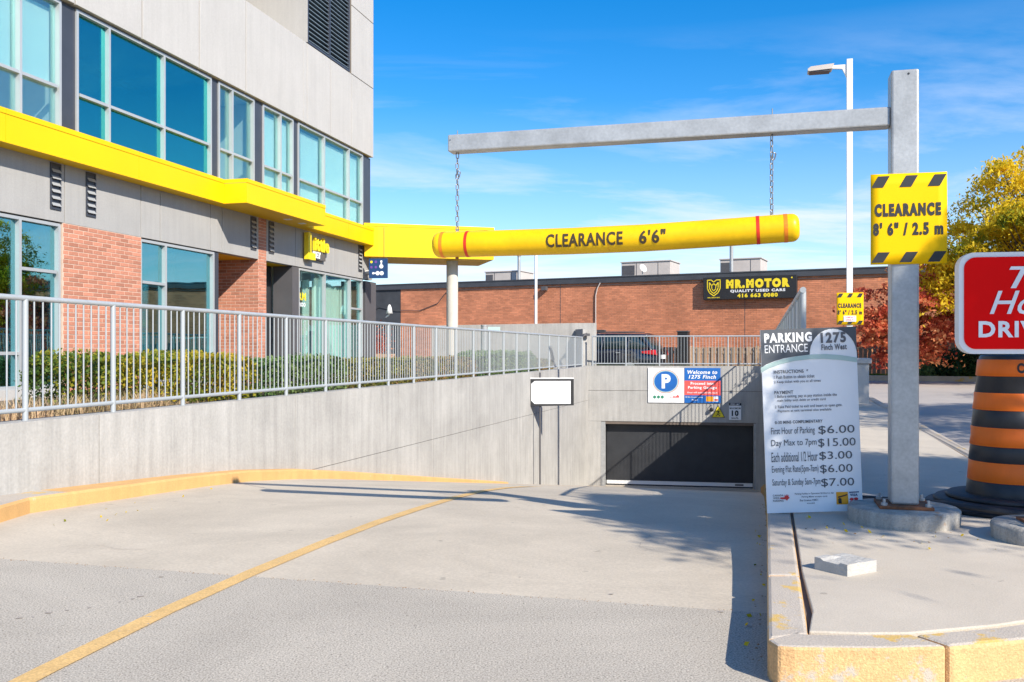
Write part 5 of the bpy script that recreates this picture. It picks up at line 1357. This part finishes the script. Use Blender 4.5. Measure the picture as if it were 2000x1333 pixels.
# ---------------------------------------------------------------- the parked car
def loft(b, stations, m=0):
    """stations: (x, [(y, z) ...] half section from bottom centre up to top centre)"""
    k0 = len(b.v); n = len(stations[0][1])
    for x, sec in stations:
        for y, z in sec: b.v.append((x, y, z))
        for y, z in sec[::-1]: b.v.append((x, -y, z))
    w = 2 * n
    for i in range(len(stations) - 1):
        for j in range(w):
            j2 = (j + 1) % w
            b.face([k0 + i * w + j, k0 + (i + 1) * w + j, k0 + (i + 1) * w + j2, k0 + i * w + j2], m, True)
    b.face([k0 + j for j in range(w)], m); b.face([k0 + (len(stations) - 1) * w + w - 1 - j for j in range(w)], m)
car = thing('parked_car', 'dark blue black SUV parked beyond the railing over the garage', 'car', (3.15, 33.15, 0.30), math.atan2(0.40, -0.917))
def sec(hw, zb0, zt, tuck=0.9): return [(0.0, zb0), (hw * 0.9, zb0), (hw, zb0 + 0.15), (hw * 1.0, (zb0 + zt) / 2), (hw * 0.97, zt - 0.08), (hw * tuck, zt), (0.0, zt + 0.01)]
b = B(); loft(b, [(-2.32, sec(0.70, 0.42, 0.85)), (-2.28, sec(0.80, 0.36, 0.98)), (-2.1, sec(0.88, 0.30, 1.02)), (-1.4, sec(0.92, 0.28, 1.03)), (0, sec(0.93, 0.27, 1.01)), (1.0, sec(0.92, 0.27, 0.98)), (1.8, sec(0.88, 0.28, 0.88)), (2.2, sec(0.78, 0.32, 0.76)), (2.34, sec(0.6, 0.4, 0.62))])
b.build('body', 'car_paint', car)
def gsec(hw0, hw1, z0, z1): return [(0.0, z0), (hw0, z0), ((hw0 + hw1) / 2 + 0.02, (z0 + z1) / 2), (hw1, z1 - 0.03), (hw1 * 0.8, z1), (0, z1 + 0.01)]
b = B(); loft(b, [(-2.18, gsec(0.78, 0.74, 0.98, 1.05)), (-1.85, gsec(0.84, 0.68, 1.0, 1.42)), (-1.55, gsec(0.85, 0.66, 1.0, 1.50)), (0.2, gsec(0.86, 0.67, 0.99, 1.53)), (0.6, gsec(0.86, 0.65, 0.98, 1.46)), (1.25, gsec(0.84, 0.78, 0.95, 1.02))])
b.build('glasshouse', 'car_glass', car)
b = B(); loft(b, [(-2.02, gsec(0.60, 0.5, 1.46, 1.50)), (-1.8, gsec(0.70, 0.62, 1.47, 1.545)), (-0.5, gsec(0.71, 0.64, 1.49, 1.575)), (0.35, gsec(0.70, 0.6, 1.46, 1.545)), (0.62, gsec(0.66, 0.5, 1.44, 1.48))]); b.build('roof', 'car_paint', car)
for s_ in (-1, 1):
    b = B(); b.tube([(-2.12, s_ * 0.82, 0.98), (-1.72, s_ * 0.71, 1.47)], 0.055, 8); b.tube([(1.3, s_ * 0.84, 0.95), (0.55, s_ * 0.70, 1.47)], 0.035, 8); b.tube([(-0.35, s_ * 0.885, 0.99), (-0.4, s_ * 0.70, 1.5)], 0.035, 8); b.tube([(-1.25, s_ * 0.875, 0.99), (-1.35, s_ * 0.70, 1.5)], 0.04, 8); b.build('pillar', 'car_paint', car)
    b = B(); b.tube([(-1.5, s_ * 0.62, 1.60), (0.2, s_ * 0.64, 1.61)], 0.016, 6); b.build('roof_rail', 'dark_grey', car)
    b = B(); b.profile([(-2.30, 0.80), (-1.82, 0.86), (-1.80, 0.92), (-2.22, 0.97)], s_ * 0.80, s_ * 0.925) ; b.build('taillight', 'tail_red', car)
    b = B(); b.box(0.75, 0.95, s_ * 0.93, s_ * 1.10, 0.98, 1.10); b.build('mirror', 'car_paint', car)
    b = B(); b.box(-1.05, -0.9, s_ * 0.935, s_ * 0.955, 0.86, 0.885); b.box(0.05, 0.2, s_ * 0.935, s_ * 0.955, 0.86, 0.885); b.build('door_handle', 'alu', car)
    for x_ in (-1.4, 1.45):
        b = B()
        prof_ = [(0.335, -0.10), (0.345, -0.06), (0.345, 0.06), (0.335, 0.10), (0.20, 0.10)]
        k = 24
        for r_, y_ in prof_:
            for a_ in range(k): th = 2 * math.pi * a_ / k; b.v.append((x_ + r_ * math.cos(th), s_ * 0.83 + y_, 0.345 + r_ * math.sin(th)))
        for i in range(len(prof_) - 1):
            for a_ in range(k): a2 = (a_ + 1) % k; b.face([i * k + a_, i * k + a2, (i + 1) * k + a2, (i + 1) * k + a_], 0, True)
        b.face([a_ for a_ in range(k)]); b.face([(len(prof_) - 1) * k + a_ for a_ in range(k)][::-1]); wh = b.build('wheel', 'tyre', car)
        b = B(); b.tube([(x_, s_ * 0.945, 0.345), (x_, s_ * 0.95, 0.345)], 0.2, 18); b.build('rim', 'alu', wh)
b = B(); b.box(-2.36, -2.33, -0.26, 0.26, 0.66, 0.80); b.build('licence_plate', 'print_white', car)
b = B(); b.box(-2.36, -2.25, -0.84, 0.84, 0.36, 0.52); b.build('bumper', 'dark_grey', car)
b = B(); b.profile([(-2.31, 0.79), (-2.26, 0.79), (-2.20, 0.97), (-2.26, 0.97)], -0.82, -0.45); b.profile([(-2.31, 0.79), (-2.26, 0.79), (-2.20, 0.97), (-2.26, 0.97)], 0.45, 0.82); b.build('taillight', 'tail_red', car)

# ---------------------------------------------------------------- foliage
RNG = np.random.default_rng(11)
def leaves(name, P, size, m, parent=None, aspect=0.5, up=0.0, origin=(0, 0, 0), droop=None):
    n = len(P); P = np.asarray(P, float) - np.array(origin)
    a = RNG.normal(size=(n, 3)); a /= np.linalg.norm(a, axis=1)[:, None]
    if droop is not None: a = a * 0.6 + np.array(droop); a /= np.linalg.norm(a, axis=1)[:, None]
    c = RNG.normal(size=(n, 3)); c[:, 2] *= (1 - up)
    w = np.cross(a, c); w /= np.maximum(np.linalg.norm(w, axis=1)[:, None], 1e-6)
    s = size * RNG.uniform(0.45, 1.55, n)[:, None]
    V = np.empty((n, 4, 3)); V[:, 0] = P - a * s / 2; V[:, 1] = P + w * s * aspect / 2 - a * s * 0.05; V[:, 2] = P + a * s / 2; V[:, 3] = P - w * s * aspect / 2 - a * s * 0.05
    me = bpy.data.meshes.new(name); me.vertices.add(4 * n); me.vertices.foreach_set('co', V.ravel())
    me.loops.add(4 * n); me.loops.foreach_set('vertex_index', np.arange(4 * n, dtype=np.int32))
    me.polygons.add(n); me.polygons.foreach_set('loop_start', np.arange(0, 4 * n, 4, dtype=np.int32)); me.polygons.foreach_set('loop_total', np.full(n, 4, dtype=np.int32))
    me.update(); me.validate(); me.materials.append(M[m])
    o = bpy.data.objects.new(name, me); COL.objects.link(o)
    if parent is not None: o.parent = parent
    return o

def hedge(label, t0, t1, m, n, off=-1.05, half=0.42, z0=0.50, h=0.68, size=0.042, taper=True, parent_name='hedge', seed=0):
    """along the left railing's line: t in metres, off = distance behind it"""
    c = lwall((t0 + t1) / 2, off); t = thing(parent_name, label, 'hedge', (c[0], c[1], z0))
    L = t1 - t0
    ts = RNG.uniform(0, L, n); th = RNG.uniform(-0.25, math.pi + 0.25, n)
    rad_ = 1 - np.abs(RNG.normal(0, 0.16, n))
    bump_ = 1 + 0.07 * np.sin(ts * 3.1 + seed) + 0.05 * np.sin(ts * 7.3 + th * 3 + seed) + 0.04 * np.sin(ts * 17 + th * 5)
    e = 0.55                                             # squarish section
    cx_ = np.sign(np.cos(th)) * np.abs(np.cos(th)) ** e * half * rad_ * bump_
    cz_ = np.sign(np.sin(th)) * np.abs(np.sin(th)) ** e * h * 0.55 * rad_ * bump_ + h * 0.45
    endf = np.minimum(1, np.minimum(ts, L - ts) / 0.35 * 0.5 + 0.5) if taper else 1.0
    cx_ = cx_ * endf; cz_ = cz_ * (0.8 + 0.2 * endf)
    ins = RNG.random(n) < 0.3
    cx_ = np.where(ins, RNG.uniform(-0.8, 0.8, n) * half, cx_); cz_ = np.where(ins, RNG.uniform(0.02, 0.8, n) * h, cz_)
    X = LP0.x + Ld.x * (t0 + ts) + Ln.x * (off + cx_); Y = LP0.y + Ld.y * (t0 + ts) + Ln.y * (off + cx_)
    P = np.stack([X, Y, z0 + np.where(cz_ < 0.03, RNG.uniform(0.03, 0.3, n), cz_)], 1)
    leaves('foliage', P, size, m, t, 0.6, origin=(c[0], c[1], z0))
    b = B()
    for _ in range(int(L * 16)):
        tt = t0 + random.uniform(0.1, L - 0.1); o1 = random.uniform(-0.25, 0.25); x, y = lwall(tt, off + o1)
        b.tube([(x, y, z0 - 0.02), (x + random.uniform(-0.1, 0.1), y + random.uniform(-0.1, 0.1), z0 + h * 0.45), (x + random.uniform(-0.2, 0.2), y + random.uniform(-0.2, 0.2), z0 + h * 0.9)], [0.008, 0.006, 0.003], 4)
    b.build('twig', 'bark', t, world=True)['kind'] = 'stuff'
    return t
hedge('clipped hedge with yellow autumn tips at the left end of the row behind the railing', 1.25, 4.9, 'leaf_hedge_yellow', 24000, h=0.72, size=0.040, seed=1)
hedge('grey green clipped hedge beside the recessed brick entrance', 4.9, 7.6, 'leaf_hedge_green', 14000, h=0.66, size=0.042, seed=2)
hedge('olive and rust clipped hedge below the curtained shop windows', 7.6, 14.2, 'leaf_hedge_olive', 30000, h=0.60, size=0.045, seed=4)
hedge('fresh green rounded hedge between the canopy column and the blank sign', 14.2, 19.4, 'leaf_hedge_green', 20000, h=0.72, size=0.05, seed=5)
hedge('dull green low hedge at the far end of the left railing', 19.5, 21.6, 'leaf_hedge_olive', 8000, h=0.50, size=0.05, seed=6)

# dry ornamental grass at the near end of the bed
P = []; b = B()
for _ in range(3600):
    t_ = random.uniform(-1.0, 3.0) if random.random() < 0.8 else random.uniform(5, 20); o_ = random.uniform(-0.62, -0.20)
    x, y = lwall(t_, o_); hh = random.uniform(0.10, 0.30) * (1.0 if 0 < t_ < 2.3 else 0.4); lx, ly = random.uniform(-0.09, 0.09), random.uniform(-0.09, 0.09)
    k = len(b.v); w_ = 0.0045; a_ = random.random() * 3.14; wx, wy = w_ * math.cos(a_), w_ * math.sin(a_)
    b.v += [(x - wx, y - wy, 0.555), (x + wx, y + wy, 0.555), (x + lx * 0.5 + wx, y + ly * 0.5 + wy, 0.56 + hh * 0.6), (x + lx * 0.5 - wx, y + ly * 0.5 - wy, 0.56 + hh * 0.6), (x + lx * 1.3, y + ly * 1.3, 0.56 + hh)]
    b.face([k, k + 1, k + 2, k + 3], 0); b.face([k + 3, k + 2, k + 4], 0)
o = b.build('dry_grass', 'dry_grass'); props(o, 'tufts of dry straw coloured grass along the foot of the left railing', 'grass', kind='stuff')
# a few fallen leaves on the sidewalk and along the kerbs
P = []
for _ in range(70):
    q = random.random()
    if q < 0.45: x, y = random.uniform(1.9, 3.9), random.uniform(5.0, 6.1); z = 0.158
    elif q < 0.75: y = random.uniform(3.8, 8.0); x = 0.276 * y - random.uniform(0.01, 0.10); z = droad(x, y) + 0.008
    else: x, y = random.uniform(-3.4, -2.9), random.uniform(6.5, 9.6); z = droad(x, y) + 0.008
    P.append((x, y, z))
o = leaves('fallen_leaf', P, 0.026, 'leaf_yellow', None, 0.6, up=0.0); o.scale = (1, 1, 1); props(o, 'few small fallen autumn leaves scattered along kerbs and by the post footing', 'leaves', kind='stuff')
# grass on the verge behind the garage railing
b = B()
for _ in range(2600):
    u, v = random.uniform(30.0, 31.2), random.uniform(-5.5, 0.4); x, y = W(u, v); hh = random.uniform(0.04, 0.20); a_ = random.random() * 3.14; wx, wy = 0.009 * math.cos(a_), 0.009 * math.sin(a_)
    lx, ly = random.uniform(-0.08, 0.08), random.uniform(-0.05, 0.05); k = len(b.v)
    b.v += [(x - wx, y - wy, 0.615), (x + wx, y + wy, 0.615), (x + lx, y + ly, 0.62 + hh)]; b.face([k, k + 1, k + 2])
o = b.build('verge_grass', 'grass'); props(o, 'rough grass and weeds along the top of the garage wall', 'grass', kind='stuff')
# grass strip and kerb before the dark fence
b = B(); e_ = Vector((0.9054, -0.4246))
def fline(X, off): return (X + off * 0.0, 38.655 - 0.469 * X - off)
b.prism([fline(9.5, 4.4), fline(26, 4.4), fline(26, 2.2), fline(9.5, 2.2)], 0.2, 0.45, 0, 0)
o = b.build('grass_strip', 'lawn_base'); props(o, kind='structure')
b = B(); b.prism([fline(9.3, 4.62), fline(26, 4.62), fline(26, 4.41), fline(9.5, 4.41)], 0.1, 0.47); o = b.build('kerb', 'kerb_top'); props(o, kind='structure')
b = B()
for _ in range(5000):
    X = random.uniform(9.6, 18); off = random.uniform(2.3, 4.35); x, y = fline(X, off); hh = random.uniform(0.02, 0.08); k = len(b.v); lx = random.uniform(-0.03, 0.03)
    b.v += [(x - 0.008, y, 0.448), (x + 0.008, y, 0.448), (x + lx, y + lx, 0.45 + hh)]; b.face([k, k + 1, k + 2])
o = b.build('strip_grass', 'grass'); props(o, 'green grass strip between the far kerb and the dark fence', 'grass', kind='stuff')

def tree(name, label, base, trunk_h, crown, m, nleaf, size, cat='tree', r0=0.12, aspect=0.4, nclump=60, clump_r=0.55, flat_=0.45, seed=1, group=None, droop=None, hollow=0.35, keep=None):
    """crown: centre and radii of the whole head; leaves sit in clumps on branch ends"""
    t = thing(name, label, cat, base, group=group); r = random.Random(seed); rg = np.random.default_rng(seed)
    c, rad3 = Vector(crown[0]), crown[1]; base = Vector(base)
    b = B(); fork = base + Vector((r.uniform(-0.1, 0.1), r.uniform(-0.1, 0.1), trunk_h))
    b.tube([base, base.lerp(fork, 0.5) + Vector((0.05, 0.03, 0)), fork, c.lerp(fork, 0.45), c + Vector((0, 0, rad3[2] * 0.5))], [r0, r0 * 0.8, r0 * 0.7, r0 * 0.4, r0 * 0.12], 10)
    b.build('trunk', 'bark', t, world=True)
    cl = []; lb = B()
    for i in range(nclump):
        while True:
            d = Vector((r.uniform(-1, 1), r.uniform(-1, 1), r.uniform(-1, 1)))
            if hollow < d.length < 1: break
        p = c + Vector((d.x * rad3[0], d.y * rad3[1], d.z * rad3[2])); cl.append(p)
        st_ = fork.lerp(c, r.uniform(0, 0.6)); mid = st_.lerp(p, 0.55) + Vector((r.uniform(-0.2, 0.2), r.uniform(-0.2, 0.2), r.uniform(0.0, 0.3)))
        lb.tube([st_, mid, p], [r0 * 0.28, r0 * 0.15, r0 * 0.05], 5)
    lb.build('limb', 'bark', t, world=True)['kind'] = 'stuff'
    cl = np.array([tuple(p) for p in cl]); idx = rg.integers(0, nclump, nleaf); s_ = rg.uniform(0.6, 1.3, nclump)[idx][:, None]
    off = rg.normal(size=(nleaf, 3)) * np.array([1, 1, flat_]) * clump_r * 0.5 * s_
    out_ = (cl[idx] - np.array(c)); out_ = out_ / np.maximum(np.linalg.norm(out_, axis=1)[:, None], 0.01)
    hl = np.linalg.norm(off[:, :2], axis=1); off[:, 2] -= 0.35 * hl * hl / max(clump_r, 0.1)
    P = cl[idx] + off
    P = P[P[:, 2] > base.z + 0.35]
    if keep is not None: P = P[keep(P)]
    leaves('crown', P, size, m, t, aspect, origin=tuple(base), droop=droop)
    return t
tree('honey_locust', 'golden yellow tree with some green leaves behind the red sign', (14.5, 24.4, 0.30), 1.6, ((14.35, 24.6, 3.95), (3.45, 2.3, 2.65)), 'leaf_yellow', 90000, 0.11, nclump=170, clump_r=0.58, seed=5, droop=(0, 0, -0.35), r0=0.16)
tree('red_maple', 'small tree with red and orange autumn leaves before the brick wall', (10.95, 25.5, 0.40), 0.9, ((10.95, 25.5, 2.3), (1.45, 1.2, 1.5)), 'leaf_red', 15000, 0.105, nclump=58, clump_r=0.5, flat_=0.22, seed=8, aspect=0.6, r0=0.07, hollow=0.2)
tree('honey_locust', 'yellow tree farther right behind the golden one', (19.5, 24.5, 0.35), 1.8, ((19.5, 24.5, 4.2), (3.2, 3.0, 2.6)), 'leaf_yellow', 30000, 0.10, nclump=90, clump_r=0.8, seed=15, droop=(0, 0, -0.35), r0=0.16)
def sun_gap_in_crown(P):                                     # crown cut along sun rays to keep both signs and the barrel lit
    t_ = P[:, 2] - 0.15; j = RNG.normal(0, 0.07, len(P)); X = P[:, 0] - 0.887 * t_ + j; Y = P[:, 1] + 1.2 * t_ + j
    return ~((X > 1.75) & (X < 4.7) & (Y > 6.72) & (Y < 7.5)) & ~((X < 1.12) & (Y > 7.55))
# trees beside the camera, off to the right: their shade dapples the corner
tree('honey_locust', 'street tree on the right whose shade falls on the price board and barrel', (9.2, 1.2, 0.0), 2.6, ((7.36, 1.4, 5.4), (2.15, 2.1, 0.5)), 'leaf_yellow', 60000, 0.10, nclump=125, clump_r=0.5, seed=21, r0=0.15, keep=sun_gap_in_crown)
tree('honey_locust', 'street tree farther right whose shade falls across the lane behind', (13.0, 8.4, 0.0), 2.8, ((12.4, 8.6, 5.6), (3.6, 3.4, 1.6)), 'leaf_yellow', 30000, 0.12, nclump=80, clump_r=0.8, seed=23, r0=0.17)
tree('honey_locust', 'third street tree along the lane to the right', (19.5, 13.5, 0.0), 2.8, ((18.6, 13.5, 5.4), (3.6, 3.4, 1.8)), 'leaf_yellow', 18000, 0.12, nclump=66, clump_r=0.85, seed=27, r0=0.17)

def shrub(label, base, rad3, m, n, size, seed, cat='shrub', name='shrub', group=None):
    t = thing(name, label, cat, base, group=group); rg = np.random.default_rng(seed)
    d = rg.normal(size=(n, 3)); d /= np.linalg.norm(d, axis=1)[:, None]; rr2 = 1 - np.abs(rg.normal(0, 0.22, n))
    bumpy = 1 + 0.16 * np.sin(d[:, 0] * 7 + seed) * np.cos(d[:, 1] * 6 + seed) + 0.12 * np.sin(d[:, 2] * 11)
    P = d * np.array(rad3) * (rr2 * bumpy)[:, None]; P[:, 2] = np.abs(P[:, 2] + 0.2 * rad3[2])
    leaves('foliage', P, size, m, t, 0.5)
    b = B()
    for _ in range(14): b.tube([(0, 0, -0.02), (random.uniform(-0.5, 0.5) * rad3[0], random.uniform(-0.5, 0.5) * rad3[1], rad3[2] * 0.8)], [0.012, 0.005], 4)
    b.build('twig', 'bark', t)['kind'] = 'stuff'
    return t
shrub('dark green shrub before the plank fence, just left of the barrel top', (13.9, 28.4, 0.45), (0.9, 0.7, 0.75), 'leaf_dark', 7000, 0.09, 31)
shrub('dark leafy shrub behind the barrel top', (15.0, 27.9, 0.45), (0.9, 0.7, 0.7), 'leaf_dark', 6000, 0.09, 32)
shrub('low light green shrub between the red tree and the dark shrubs', (13.1, 28.7, 0.45), (0.5, 0.4, 0.5), 'leaf_hedge_green', 2500, 0.08, 33)
t = thing('flower_planter', 'wooden planter of red flowers beside the grey corner column', 'planter', (-3.95, 27.2, 0.3), R(-15))
b = B(); b.box(-0.45, 0.45, -0.2, 0.2, 0, 0.85); b.build('box', 'wood_fence', t)
P = RNG.normal(size=(1600, 3)) * np.array([0.2, 0.12, 0.22]) + np.array([-0.05, 0, 1.15]); leaves('foliage', P, 0.05, 'leaf_red', t, 0.6)

# repeats of a kind share a group
GR = {'hedge': 'clipped hedges behind the left railing', 'chain': 'chains holding the clearance tube', 'rooftop_unit': 'rooftop units on the brick building', 'honey_locust': 'yellow autumn trees on the right',
      'railing': 'grey metal railings round the ramp', 'retaining_wall': 'concrete walls along the ramp', 'clearance_sign': 'yellow clearance notices', 'post_footing': 'round concrete post footings',
      'shrub': 'shrubs before the plank fence', 'security_camera': 'cameras on the corner building', 'wood_fence': 'plank fences at the back', 'flue_pipe': 'flues on the brick building roof'}
for o in COL.objects:
    if o.parent is None and o.name.split('.')[0] in GR: o['group'] = GR[o.name.split('.')[0]]
